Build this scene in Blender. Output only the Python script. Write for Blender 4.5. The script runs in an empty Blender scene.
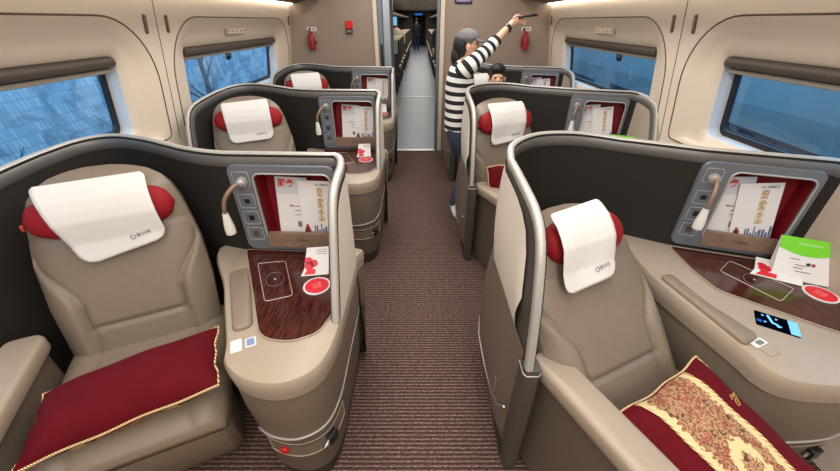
import bpy, bmesh, math, random
from mathutils import Vector, Matrix, Quaternion
random.seed(7)
SC = bpy.context.scene
COL = SC.collection
PI = math.pi
R_ = math.radians

# ------------------------------------------------------------------ helpers
ORG = Vector((0, 0, 0))          # pivot that parts of the thing being built are shifted by

def lin(c):
    def f(v):
        v = v / 255.0
        return v / 12.92 if v <= 0.04045 else ((v + 0.055) / 1.055) ** 2.4
    return (f(c[0]), f(c[1]), f(c[2]), 1.0)

MATS = {}
def mat(name, rgb, rough=0.5, metal=0.0, noise=0.0, nscale=40.0, bump=0.0, bscale=200.0, emit=0.0, spec=0.5, coat=0.0, sheen=0.0):
    m = bpy.data.materials.new(name); m.use_nodes = True
    nt = m.node_tree; b = nt.nodes['Principled BSDF']
    b.inputs['Roughness'].default_value = rough
    b.inputs['Metallic'].default_value = metal
    b.inputs['Specular IOR Level'].default_value = spec
    b.inputs['Coat Weight'].default_value = coat
    b.inputs['Sheen Weight'].default_value = sheen
    tc = nt.nodes.new('ShaderNodeTexCoord')
    c = lin(rgb)
    if noise > 0:
        n = nt.nodes.new('ShaderNodeTexNoise'); n.inputs['Scale'].default_value = nscale; n.inputs['Detail'].default_value = 5
        nt.links.new(tc.outputs['Object'], n.inputs['Vector'])
        r = nt.nodes.new('ShaderNodeValToRGB')
        r.color_ramp.elements[0].position = 0.3; r.color_ramp.elements[1].position = 0.7
        r.color_ramp.elements[0].color = tuple(x * (1 - noise) for x in c[:3]) + (1,)
        r.color_ramp.elements[1].color = tuple(min(1, x * (1 + noise)) for x in c[:3]) + (1,)
        nt.links.new(n.outputs['Fac'], r.inputs['Fac']); nt.links.new(r.outputs['Color'], b.inputs['Base Color'])
    else:
        b.inputs['Base Color'].default_value = c
    if bump > 0:
        n2 = nt.nodes.new('ShaderNodeTexNoise'); n2.inputs['Scale'].default_value = bscale; n2.inputs['Detail'].default_value = 3
        nt.links.new(tc.outputs['Object'], n2.inputs['Vector'])
        bp = nt.nodes.new('ShaderNodeBump'); bp.inputs['Strength'].default_value = bump; bp.inputs['Distance'].default_value = 0.002
        nt.links.new(n2.outputs['Fac'], bp.inputs['Height']); nt.links.new(bp.outputs['Normal'], b.inputs['Normal'])
    if emit > 0:
        b.inputs['Emission Color'].default_value = c; b.inputs['Emission Strength'].default_value = emit
    MATS[name] = m
    return m

def new(name, verts, faces, m, parent=None, smooth=True, sharp=35, bevel=0.0, bseg=2, subsurf=0, loc=None, fmats=None, org=None):
    me = bpy.data.meshes.new(name)
    o0 = ORG if org is None else Vector(org)
    me.from_pydata([tuple(Vector(v) - o0) for v in verts], [], [tuple(f) for f in faces])
    bm = bmesh.new(); bm.from_mesh(me); bmesh.ops.recalc_face_normals(bm, faces=bm.faces[:]); bm.to_mesh(me); bm.free()
    for mm in (m if isinstance(m, (list, tuple)) else [m]):
        me.materials.append(mm)
    if fmats:
        for p, i in zip(me.polygons, fmats): p.material_index = i
    if smooth:
        for p in me.polygons: p.use_smooth = True
        if sharp is not None and not bevel: me.set_sharp_from_angle(angle=R_(sharp))
    o = bpy.data.objects.new(name, me); COL.objects.link(o)
    if parent is not None:
        o.parent = parent
    else:
        o.location = o0
    if bevel > 0:
        b = o.modifiers.new('bev', 'BEVEL'); b.width = bevel; b.segments = bseg; b.limit_method = 'ANGLE'; b.angle_limit = R_(40)
        b.harden_normals = False
        if smooth: me.set_sharp_from_angle(angle=R_(60))
    if subsurf:
        s = o.modifiers.new('sub', 'SUBSURF'); s.levels = subsurf; s.render_levels = subsurf
    return o

def thing(name, label, cat, pivot, group=None):
    global ORG
    o = bpy.data.objects.new(name, None); COL.objects.link(o)
    o.empty_display_size = 0.1
    o.location = pivot; ORG = Vector(pivot)
    tag(o, label, cat, group)
    return o

def tag(o, label, cat, group=None):
    o['label'] = label; o['category'] = cat
    if group: o['group'] = group
    return o

def struct(o):
    o['kind'] = 'structure'; return o

def done():
    global ORG
    ORG = Vector((0, 0, 0))

def copy_tree(o, parent=None, offset=None):
    c = o.copy(); COL.objects.link(c)
    if parent is not None: c.parent = parent
    if offset is not None: c.location = o.location + Vector(offset)
    for ch in list(o.children): copy_tree(ch, c)
    return c

class MB:
    """collects geometry of ONE part"""
    def __init__(s): s.v = []; s.f = []; s.m = []
    def add(s, v, f, mi=0):
        k = len(s.v); s.v += [Vector(x) for x in v]; s.f += [tuple(i + k for i in q) for q in f]; s.m += [mi] * len(f); return s
    def build(s, name, m, parent=None, **kw):
        return new(name, s.v, s.f, m, parent, fmats=s.m, **kw)

def box_geo(c, size, M=None):
    x, y, z = [d / 2 for d in size]
    v = [Vector((sx * x, sy * y, sz * z)) for sx in (-1, 1) for sy in (-1, 1) for sz in (-1, 1)]
    if M is not None: v = [M @ p for p in v]
    v = [p + Vector(c) for p in v]
    f = [(0, 1, 3, 2), (4, 6, 7, 5), (0, 4, 5, 1), (2, 3, 7, 6), (0, 2, 6, 4), (1, 5, 7, 3)]
    return v, f

def loft_geo(rings, closed=True, cap0=True, cap1=True):
    n = len(rings[0]); v = []; f = []
    for r in rings: v += [Vector(p) for p in r]
    for i in range(len(rings) - 1):
        for j in range(n if closed else n - 1):
            k = (j + 1) % n
            f.append((i * n + j, i * n + k, (i + 1) * n + k, (i + 1) * n + j))
    if cap0: f.append(tuple(range(n - 1, -1, -1)))
    if cap1: f.append(tuple((len(rings) - 1) * n + j for j in range(n)))
    return v, f

def tube_geo(path, r, seg=8, flat=1.0, cap=True):
    path = [Vector(p) for p in path]
    n = len(path)
    rs = r if isinstance(r, (list, tuple)) else [r] * n
    rings = []
    t0 = (path[1] - path[0]).normalized()
    up = Vector((0, 0, 1)) if abs(t0.z) < 0.9 else Vector((0, 1, 0))
    nrm = (up - t0 * up.dot(t0)).normalized()
    for i in range(n):
        t = (path[min(i + 1, n - 1)] - path[max(i - 1, 0)]).normalized()
        nrm = (nrm - t * nrm.dot(t)).normalized()
        b = t.cross(nrm)
        rings.append([path[i] + (nrm * math.cos(a) * flat + b * math.sin(a)) * rs[i] for a in [2 * PI * k / seg for k in range(seg)]])
    return loft_geo(rings, True, cap, cap)

def closed_tube_geo(path, r, seg=6):
    path = [Vector(p) for p in path]; n = len(path); v = []; f = []
    prev = None
    for i in range(n):
        t = (path[(i + 1) % n] - path[i - 1]).normalized()
        if prev is None:
            up = Vector((0, 0, 1)) if abs(t.z) < 0.9 else Vector((0, 1, 0))
            prev = up
        nr = (prev - t * prev.dot(t))
        nr = nr.normalized() if nr.length > 1e-6 else Vector((1, 0, 0))
        prev = nr
        b = t.cross(nr)
        for k in range(seg):
            a = 2 * PI * k / seg
            v.append(path[i] + (nr * math.cos(a) + b * math.sin(a)) * r)
    for i in range(n):
        i2 = (i + 1) % n
        for k in range(seg):
            k2 = (k + 1) % seg
            f.append((i * seg + k, i * seg + k2, i2 * seg + k2, i2 * seg + k))
    return v, f

def rrect(w, h, r, n=6):
    pts = []
    for cx, cy, a0 in ((w/2 - r, h/2 - r, 0), (-w/2 + r, h/2 - r, 90), (-w/2 + r, -h/2 + r, 180), (w/2 - r, -h/2 + r, 270)):
        for k in range(n + 1):
            a = R_(a0 + 90 * k / n); pts.append((cx + r * math.cos(a), cy + r * math.sin(a)))
    return pts

def cr(pts, n=8):
    pts = [Vector(p) for p in pts]
    out = []
    for i in range(len(pts) - 1):
        p0 = pts[i - 1] if i > 0 else pts[0] * 2 - pts[1]
        p1, p2 = pts[i], pts[i + 1]
        p3 = pts[i + 2] if i + 2 < len(pts) else pts[-1] * 2 - pts[-2]
        for k in range(n):
            t = k / n
            out.append(0.5 * ((2 * p1) + (p2 - p0) * t + (2 * p0 - 5 * p1 + 4 * p2 - p3) * t * t + (3 * p1 - p0 - 3 * p2 + p3) * t ** 3))
    out.append(pts[-1].copy())
    return out

def crc(pts, n=6):
    pts = [Vector(p) for p in pts]; m = len(pts); out = []
    for i in range(m):
        p0, p1, p2, p3 = pts[i - 1], pts[i], pts[(i + 1) % m], pts[(i + 2) % m]
        for k in range(n):
            t = k / n
            out.append(0.5 * ((2 * p1) + (p2 - p0) * t + (2 * p0 - 5 * p1 + 4 * p2 - p3) * t * t + (3 * p1 - p0 - 3 * p2 + p3) * t ** 3))
    return out

def round_poly(pts, r, n=5):
    """rounded corners of a polygon; r number or list"""
    out = []; m = len(pts)
    for i in range(m):
        p = Vector(pts[i][:2]); a = Vector(pts[i - 1][:2]); b = Vector(pts[(i + 1) % m][:2])
        rr = r[i] if isinstance(r, (list, tuple)) else r
        da = (a - p); db = (b - p)
        d = min(rr, da.length * 0.49, db.length * 0.49)
        s = p + da.normalized() * d; e = p + db.normalized() * d
        for k in range(n + 1):
            t = k / n
            out.append(s * (1 - t) ** 2 + p * 2 * t * (1 - t) + e * t * t)
    return out

def inset(poly, d):
    """offset a closed 2-D ring inward (d>0); ring given counter-clockwise"""
    n = len(poly); out = []
    for i in range(n):
        a = Vector(poly[i - 1][:2]); p = Vector(poly[i][:2]); b = Vector(poly[(i + 1) % n][:2])
        t = (b - a)
        if t.length < 1e-9: out.append(p.copy()); continue
        t.normalize()
        nrm = Vector((-t.y, t.x))
        out.append(p + nrm * d)
    return out

def area(poly):
    return 0.5 * sum(poly[i - 1][0] * poly[i][1] - poly[i][0] * poly[i - 1][1] for i in range(len(poly)))

def ccw(poly):
    return list(poly) if area(poly) > 0 else list(reversed(poly))

def ring_at(poly, z): return [Vector((p[0], p[1], z)) for p in poly]

def prism_geo(poly, z0, z1):
    return loft_geo([ring_at(poly, z0), ring_at(poly, z1)])

def frame_mat(o, x, y, z):
    """matrix whose columns are unit axes x,y,z and origin o"""
    return Matrix(((x[0], y[0], z[0], o[0]), (x[1], y[1], z[1], o[1]), (x[2], y[2], z[2], o[2]), (0, 0, 0, 1)))

def text_geo(body, size, M, ext=0.0006, align='CENTER', spacing=1.0, line=1.0, bold=0.0):
    cu = bpy.data.curves.new('t', 'FONT'); cu.body = body; cu.size = size; cu.align_x = align; cu.align_y = 'CENTER'
    cu.extrude = ext; cu.space_character = spacing; cu.space_line = line; cu.resolution_u = 3; cu.offset = bold
    o = bpy.data.objects.new('t', cu); COL.objects.link(o)
    dg = bpy.context.evaluated_depsgraph_get(); dg.update()
    me = bpy.data.meshes.new_from_object(o.evaluated_get(dg))
    v = [M @ x.co for x in me.vertices]; f = [tuple(p.vertices) for p in me.polygons]
    bpy.data.objects.remove(o); bpy.data.curves.remove(cu); bpy.data.meshes.remove(me)
    return v, f

def grid_geo(fn, us, vs):
    v = [fn(a, b) for b in vs for a in us]; n = len(us)
    f = [(j * n + i, j * n + i + 1, (j + 1) * n + i + 1, (j + 1) * n + i) for j in range(len(vs) - 1) for i in range(n - 1)]
    return v, f

def lin_space(a, b, n): return [a + (b - a) * i / (n - 1) for i in range(n)]
def sstep(a, b, x):
    t = max(0, min(1, (x - a) / (b - a))); return t * t * (3 - 2 * t)
def interp(tab, x):
    if x <= tab[0][0]: return tab[0][1]
    for (a, p), (b, q) in zip(tab, tab[1:]):
        if x <= b: return p + (q - p) * (x - a) / (b - a)
    return tab[-1][1]

# ------------------------------------------------------------------ materials
M_wall = mat('wall_cream_laminate', (234, 220, 202), 0.45, noise=0.015, nscale=3)
M_wall2 = mat('wall_cream_panel', (232, 217, 198), 0.45, noise=0.015, nscale=3)
M_groove = mat('groove_shadow_gap', (92, 76, 62), 0.7)
M_ceil = mat('ceiling_white_laminate', (232, 224, 212), 0.5)
M_part = mat('partition_brown_fabric', (150, 131, 116), 0.5, noise=0.12, nscale=260, bump=0.1)
M_rack = mat('rack_brown', (120, 100, 82), 0.5)
M_silver = mat('brushed_silver', (178, 178, 178), 0.35, 0.75, noise=0.03, nscale=60)
M_rim = mat('satin_rim_silver', (182, 178, 172), 0.42, 0.30, noise=0.02, nscale=50)
M_rimband = mat('rim_band_grey', (112, 110, 108), 0.45, 0.4)
M_liner = mat('shell_liner_charcoal', (40, 36, 32), 0.75, noise=0.12, nscale=300, bump=0.25, bscale=500, spec=0.3)
M_wingliner = mat('wing_liner_taupe', (172, 158, 142), 0.5, noise=0.02)
M_dark = mat('dark_grey_post', (82, 77, 71), 0.45, 0.15)
M_inset = mat('inset_cream_panel', (228, 218, 205), 0.42, noise=0.01)
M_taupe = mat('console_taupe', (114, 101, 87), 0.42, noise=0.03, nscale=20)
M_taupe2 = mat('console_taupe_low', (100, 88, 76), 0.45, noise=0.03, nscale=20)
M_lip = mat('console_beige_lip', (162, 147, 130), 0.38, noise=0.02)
M_plinth = mat('plinth_dark', (58, 50, 43), 0.6)
M_leather = mat('seat_leather_taupe', (126, 112, 97), 0.45, noise=0.03, nscale=30, bump=0.12, bscale=420)
M_leather2 = mat('seat_leather_pad', (132, 117, 101), 0.45, noise=0.03, nscale=30, bump=0.12, bscale=420)
M_seatlow = mat('seat_lower_taupe', (116, 102, 87), 0.5, noise=0.03)
M_red = mat('headrest_red', (142, 18, 28), 0.7, noise=0.06, nscale=120, bump=0.25, bscale=700, spec=.3)
M_velvet = mat('cushion_burgundy', (90, 3, 17), 0.85, noise=0.10, nscale=12, bump=0.15, bscale=600, spec=.2)
M_white = mat('white_cloth', (218, 215, 211), 0.75, noise=0.01, bump=0.08, bscale=600)
M_paper = mat('white_paper', (224, 222, 220), 0.6)
M_paper2 = mat('grey_white_paper', (204, 206, 212), 0.6)
M_ink = mat('ink_black', (40, 38, 40), 0.6)
M_inkgrey = mat('ink_grey', (120, 116, 116), 0.6)
M_inkred = mat('ink_red', (200, 36, 40), 0.6)
M_inkgold = mat('ink_gold', (186, 148, 84), 0.5)
M_inkblue = mat('ink_blue', (92, 104, 140), 0.6)
M_inkbrick = mat('ink_brick', (150, 66, 62), 0.6)
M_niche = mat('niche_red', (134, 22, 30), 0.5)
M_panel = mat('panel_grey', (114, 119, 126), 0.42, 0.3)
M_panelline = mat('panel_line_light', (176, 180, 186), 0.4, 0.3)
M_bronze = mat('lip_bronze', (142, 116, 98), 0.4, 0.2, noise=0.12, nscale=30)
M_blackp = mat('black_plastic', (22, 22, 24), 0.35)
M_lampw = mat('lamp_white', (226, 222, 214), 0.35)
M_green = mat('card_green', (112, 206, 32), 0.55)
M_coaster = mat('coaster_red', (214, 34, 52), 0.5)
M_redbtn = mat('button_red', (190, 24, 20), 0.35, emit=0.12)
M_gasket = mat('gasket_black', (20, 22, 26), 0.5)
M_reveal = mat('window_reveal_white', (214, 212, 210), 0.45)
M_blind = mat('blind_taupe', (84, 73, 63), 0.5, noise=0.05)
M_blindbar = mat('blind_bar_grey', (158, 150, 138), 0.4, 0.3)
M_ext_red = mat('extinguisher_red', (150, 22, 32), 0.4)
M_alarm = mat('alarm_red', (206, 24, 30), 0.4)
M_skin = mat('skin', (222, 176, 148), 0.55, noise=0.03, nscale=15)
M_hair = mat('hair_black', (26, 22, 22), 0.6, noise=0.3, nscale=80)
M_cap = mat('cap_grey', (112, 110, 112), 0.8, noise=0.06, nscale=60, bump=0.2)
M_jeans = mat('jeans_blue', (58, 68, 92), 0.8, noise=0.18, nscale=35, bump=0.2)
M_shoe = mat('shoe_white', (214, 214, 216), 0.6)
M_vinyl = mat('vinyl_grey', (128, 136, 144), 0.38, noise=0.06, nscale=8)
M_sill = mat('threshold_aluminium', (214, 214, 212), 0.3, 0.6)
M_seat2 = mat('second_class_seat_brown', (76, 66, 58), 0.8, noise=0.1)
M_seat2c = mat('second_class_headcloth', (212, 196, 168), 0.7)
M_farwall = mat('far_car_wall', (120, 104, 92), 0.5)
M_sticker = mat('sticker_blue', (120, 140, 180), 0.5)
M_purple = mat('sign_purple', (150, 130, 176), 0.5)

def mat_emit(name, rgb, s):
    m = bpy.data.materials.new(name); m.use_nodes = True; nt = m.node_tree
    nt.nodes.remove(nt.nodes['Principled BSDF'])
    e = nt.nodes.new('ShaderNodeEmission'); e.inputs['Color'].default_value = lin(rgb); e.inputs['Strength'].default_value = s
    nt.links.new(e.outputs[0], nt.nodes['Material Output'].inputs['Surface'])
    return m
M_strip = mat_emit('light_strip', (255, 242, 224), 9)
M_screen = mat_emit('display_black_glow', (8, 12, 26), 0.6)
M_scrblue = mat_emit('display_blue_glow', (120, 190, 250), 1.6)
M_scrmid = mat_emit('display_mid_blue', (40, 96, 190), 1.2)
M_tv = mat_emit('overhead_tv_glow', (130, 190, 220), 1.0)

def mat_wood():
    m = bpy.data.materials.new('tray_dark_wood'); m.use_nodes = True; nt = m.node_tree; b = nt.nodes['Principled BSDF']
    tc = nt.nodes.new('ShaderNodeTexCoord'); mp = nt.nodes.new('ShaderNodeMapping')
    mp.inputs['Scale'].default_value = (46, 5, 5); mp.inputs['Rotation'].default_value = (0, 0, R_(-18))
    n = nt.nodes.new('ShaderNodeTexNoise'); n.inputs['Scale'].default_value = 3; n.inputs['Detail'].default_value = 6
    r = nt.nodes.new('ShaderNodeValToRGB')
    r.color_ramp.elements[0].position = 0.35; r.color_ramp.elements[0].color = lin((44, 18, 14))
    r.color_ramp.elements[1].position = 0.7; r.color_ramp.elements[1].color = lin((88, 42, 34))
    nt.links.new(tc.outputs['Object'], mp.inputs['Vector']); nt.links.new(mp.outputs[0], n.inputs['Vector'])
    nt.links.new(n.outputs['Fac'], r.inputs['Fac']); nt.links.new(r.outputs[0], b.inputs['Base Color'])
    b.inputs['Roughness'].default_value = 0.16; b.inputs['Coat Weight'].default_value = 0.3
    return m
M_wood = mat_wood()

def mat_carpet():
    m = bpy.data.materials.new('carpet_brown_ribbed'); m.use_nodes = True; nt = m.node_tree; b = nt.nodes['Principled BSDF']
    L = nt.links.new
    tc = nt.nodes.new('ShaderNodeTexCoord')
    mp = nt.nodes.new('ShaderNodeMapping'); mp.inputs['Scale'].default_value = (70, 150, 1)
    n = nt.nodes.new('ShaderNodeTexNoise'); n.inputs['Scale'].default_value = 1.0; n.inputs['Detail'].default_value = 3
    n.inputs['Roughness'].default_value = 0.7
    w = nt.nodes.new('ShaderNodeTexWave'); w.wave_type = 'BANDS'; w.bands_direction = 'Y'
    w.inputs['Scale'].default_value = 17; w.inputs['Distortion'].default_value = 1.2; w.inputs['Detail'].default_value = 3; w.inputs['Detail Scale'].default_value = 8
    r = nt.nodes.new('ShaderNodeValToRGB')
    e = r.color_ramp.elements
    e[0].position = 0.22; e[0].color = lin((40, 29, 26))
    e[1].position = 0.80; e[1].color = lin((164, 138, 126))
    x = e.new(0.52); x.color = lin((82, 62, 56))
    mx = nt.nodes.new('ShaderNodeMix'); mx.data_type = 'FLOAT'; mx.inputs[0].default_value = 0.26
    L(tc.outputs['Object'], mp.inputs['Vector']); L(mp.outputs[0], n.inputs['Vector']); L(tc.outputs['Object'], w.inputs['Vector'])
    L(n.outputs['Fac'], mx.inputs[2]); L(w.outputs['Fac'], mx.inputs[3])
    L(mx.outputs[0], r.inputs['Fac']); L(r.outputs[0], b.inputs['Base Color'])
    b.inputs['Roughness'].default_value = 0.95; b.inputs['Specular IOR Level'].default_value = 0.15
    bp = nt.nodes.new('ShaderNodeBump'); bp.inputs['Strength'].default_value = 0.6; bp.inputs['Distance'].default_value = 0.004
    L(mx.outputs[0], bp.inputs['Height']); L(bp.outputs[0], b.inputs['Normal'])
    return m
M_carpet = mat_carpet()

def mat_glass():
    m = bpy.data.materials.new('window_glass_blue_tint'); m.use_nodes = True; nt = m.node_tree
    nt.nodes.remove(nt.nodes['Principled BSDF'])
    t = nt.nodes.new('ShaderNodeBsdfTransparent'); t.inputs['Color'].default_value = (0.34, 0.70, 1.0, 1)
    g = nt.nodes.new('ShaderNodeBsdfGlossy'); g.inputs['Roughness'].default_value = 0.03; g.inputs['Color'].default_value = (0.85, 0.92, 1, 1)
    mx = nt.nodes.new('ShaderNodeMixShader'); mx.inputs[0].default_value = .10
    nt.links.new(t.outputs[0], mx.inputs[1]); nt.links.new(g.outputs[0], mx.inputs[2])
    nt.links.new(mx.outputs[0], nt.nodes['Material Output'].inputs['Surface'])
    return m
M_glass = mat_glass()

def mat_tapestry():
    """cream ground with scattered rose and leaf blobs around a medallion; coordinates come from the UV map of the cushion face"""
    m = bpy.data.materials.new('tapestry_floral'); m.use_nodes = True; nt = m.node_tree; b = nt.nodes['Principled BSDF']
    L = nt.links.new
    N = nt.nodes.new
    uv = N('ShaderNodeTexCoord')
    v1 = N('ShaderNodeTexVoronoi'); v1.inputs['Scale'].default_value = 7; v1.feature = 'F1'
    v2 = N('ShaderNodeTexVoronoi'); v2.inputs['Scale'].default_value = 24
    n1 = N('ShaderNodeTexNoise'); n1.inputs['Scale'].default_value = 16; n1.inputs['Detail'].default_value = 5
    for q in (v1, v2, n1): L(uv.outputs['UV'], q.inputs['Vector'])
    sp = N('ShaderNodeSeparateXYZ'); L(uv.outputs['UV'], sp.inputs[0])
    def M_(op, x, y=None, z=None):
        q = N('ShaderNodeMath'); q.operation = op
        for i, k in enumerate((x, y, z)):
            if k is None: continue
            if isinstance(k, (int, float)): q.inputs[i].default_value = k
            else: L(k, q.inputs[i])
        return q.outputs[0]
    X = M_('SUBTRACT', sp.outputs['X'], .5); Y = M_('SUBTRACT', sp.outputs['Y'], .85)
    wob = M_('MULTIPLY', M_('SUBTRACT', n1.outputs['Fac'], .5), .22)
    dist = M_('ADD', M_('SQRT', M_('ADD', M_('MULTIPLY', X, X), M_('MULTIPLY', M_('MULTIPLY', Y, Y), .45))), wob)
    med = M_('LESS_THAN', dist, .13)
    gar = M_('GREATER_THAN', dist, .235)
    mar = M_('LESS_THAN', M_('ADD', M_('ABSOLUTE', X), M_('MULTIPLY', wob, 1.2)), .385)
    flow = M_('MULTIPLY', gar, mar)
    ringv = M_('MAXIMUM', med, flow)
    fl = N('ShaderNodeValToRGB'); fe = fl.color_ramp.elements
    fe[0].position = 0.0; fe[0].color = lin((128, 40, 38))
    fe[1].position = 1.0; fe[1].color = lin((84, 56, 38))
    for p, c in ((0.22, (158, 70, 62)), (0.36, (196, 128, 104)), (0.46, (140, 56, 50)), (0.6, (104, 78, 46)), (0.75, (190, 146, 108))):
        q = fe.new(p); q.color = lin(c)
    mixd = N('ShaderNodeMath'); mixd.operation = 'MULTIPLY_ADD'; mixd.inputs[1].default_value = 0.55
    L(v1.outputs['Distance'], mixd.inputs[0])
    hv = N('ShaderNodeMath'); hv.operation = 'MULTIPLY'; hv.inputs[1].default_value = 0.75; L(v2.outputs['Distance'], hv.inputs[0])
    L(hv.outputs[0], mixd.inputs[2]); L(mixd.outputs[0], fl.inputs['Fac'])
    mx = N('ShaderNodeMix'); mx.data_type = 'RGBA'
    L(ringv, mx.inputs[0]); mx.inputs[6].default_value = lin((206, 188, 140)); L(fl.outputs[0], mx.inputs[7])
    L(mx.outputs[2], b.inputs['Base Color']); b.inputs['Roughness'].default_value = 0.85
    return m
M_tap = mat_tapestry()

def mat_twist(name, c1, c2):
    m = bpy.data.materials.new(name); m.use_nodes = True; nt = m.node_tree; b = nt.nodes['Principled BSDF']
    tc = nt.nodes.new('ShaderNodeTexCoord'); w = nt.nodes.new('ShaderNodeTexWave'); w.bands_direction = 'DIAGONAL'; w.inputs['Scale'].default_value = 60
    r = nt.nodes.new('ShaderNodeValToRGB'); r.color_ramp.elements[0].position = 0.4; r.color_ramp.elements[0].color = lin(c1); r.color_ramp.elements[1].position = 0.6; r.color_ramp.elements[1].color = lin(c2)
    nt.links.new(tc.outputs['Object'], w.inputs['Vector']); nt.links.new(w.outputs['Fac'], r.inputs['Fac']); nt.links.new(r.outputs[0], b.inputs['Base Color'])
    b.inputs['Roughness'].default_value = 0.8
    return m
M_cord = mat_twist('gold_twisted_cord', (150, 104, 52), (236, 214, 170))

def mat_stripes():
    m = bpy.data.materials.new('shirt_black_white_stripes'); m.use_nodes = True; nt = m.node_tree; b = nt.nodes['Principled BSDF']
    a = nt.nodes.new('ShaderNodeAttribute'); a.attribute_name = 'run'
    f = nt.nodes.new('ShaderNodeMath'); f.operation = 'FRACT'; nt.links.new(a.outputs['Fac'], f.inputs[0])
    g = nt.nodes.new('ShaderNodeMath'); g.operation = 'GREATER_THAN'; g.inputs[1].default_value = 0.52; nt.links.new(f.outputs[0], g.inputs[0])
    mx = nt.nodes.new('ShaderNodeMix'); mx.data_type = 'RGBA'; mx.inputs[6].default_value = lin((240, 238, 234)); mx.inputs[7].default_value = lin((28, 26, 30))
    nt.links.new(g.outputs[0], mx.inputs[0]); nt.links.new(mx.outputs[2], b.inputs['Base Color']); b.inputs['Roughness'].default_value = 0.85
    return m
M_stripe = mat_stripes()

# ------------------------------------------------------------------ the setting
Y0, Y1 = -2.6, 4.97            # cabin from behind the camera to the far partition
def wall_x(z):                 # inner half width of the car at height z
    return 1.675 if z <= 0.9 else 1.675 - (z - 0.9) * 0.152

struct(new('floor', *(lambda g: g)(box_geo((0, (Y0 + Y1) / 2, -0.05), (3.8, Y1 - Y0, 0.1))), M_carpet, smooth=False))
struct(new('floor_vestibule', *box_geo((0, (Y1 + 34) / 2, -0.05), (3.8, 34 - Y1, 0.1)), M_vinyl, smooth=False))
struct(new('ceiling', *box_geo((0, (Y0 + Y1) / 2, 2.36), (3.8, Y1 - Y0, 0.1)), M_ceil, smooth=False))

WIN = [(0.22, 2.10), (2.73, 4.53)]       # window openings along y
PAN = [(0.00, 2.36), (2.52, 4.86)]       # the grooved panels around them
WZ0, WZ1 = 1.02, 1.44                   # opening heights
PZ0, PZ1 = 0.93, 1.622

def panel_outline(k, n=10):
    """groove outline in (y,z); top corners are large arcs"""
    a, b = PAN[k]; pts = []
    r, rb = (0.36, 0.04)
    for cy, cz, a0, rr, sy in ((b - r, PZ1 - r, 0, r, 1), (a + r, PZ1 - r, 90, r, 1), (a + rb, PZ0 + rb, 180, rb, 1), (b - rb, PZ0 + rb, 270, rb, 1)):
        for i in range(n + 1):
            t = R_(a0 + 90 * i / n); pts.append((cy + rr * math.cos(t), cz + rr * math.sin(t)))
    return pts
def opening_outline(k, n=10, grow=0.0, r=0.045):
    a, b = WIN[k]; a -= grow; b += grow; z0, z1 = WZ0 - grow, WZ1 + grow
    pts = []
    for cy, cz, a0 in ((b - r, z1 - r, 0), (a + r, z1 - r, 90), (a + r, z0 + r, 180), (b - r, z0 + r, 270)):
        for i in range(n + 1):
            t = R_(a0 + 90 * i / n); pts.append((cy + r * math.cos(t), cz + r * math.sin(t)))
    return pts

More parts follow.
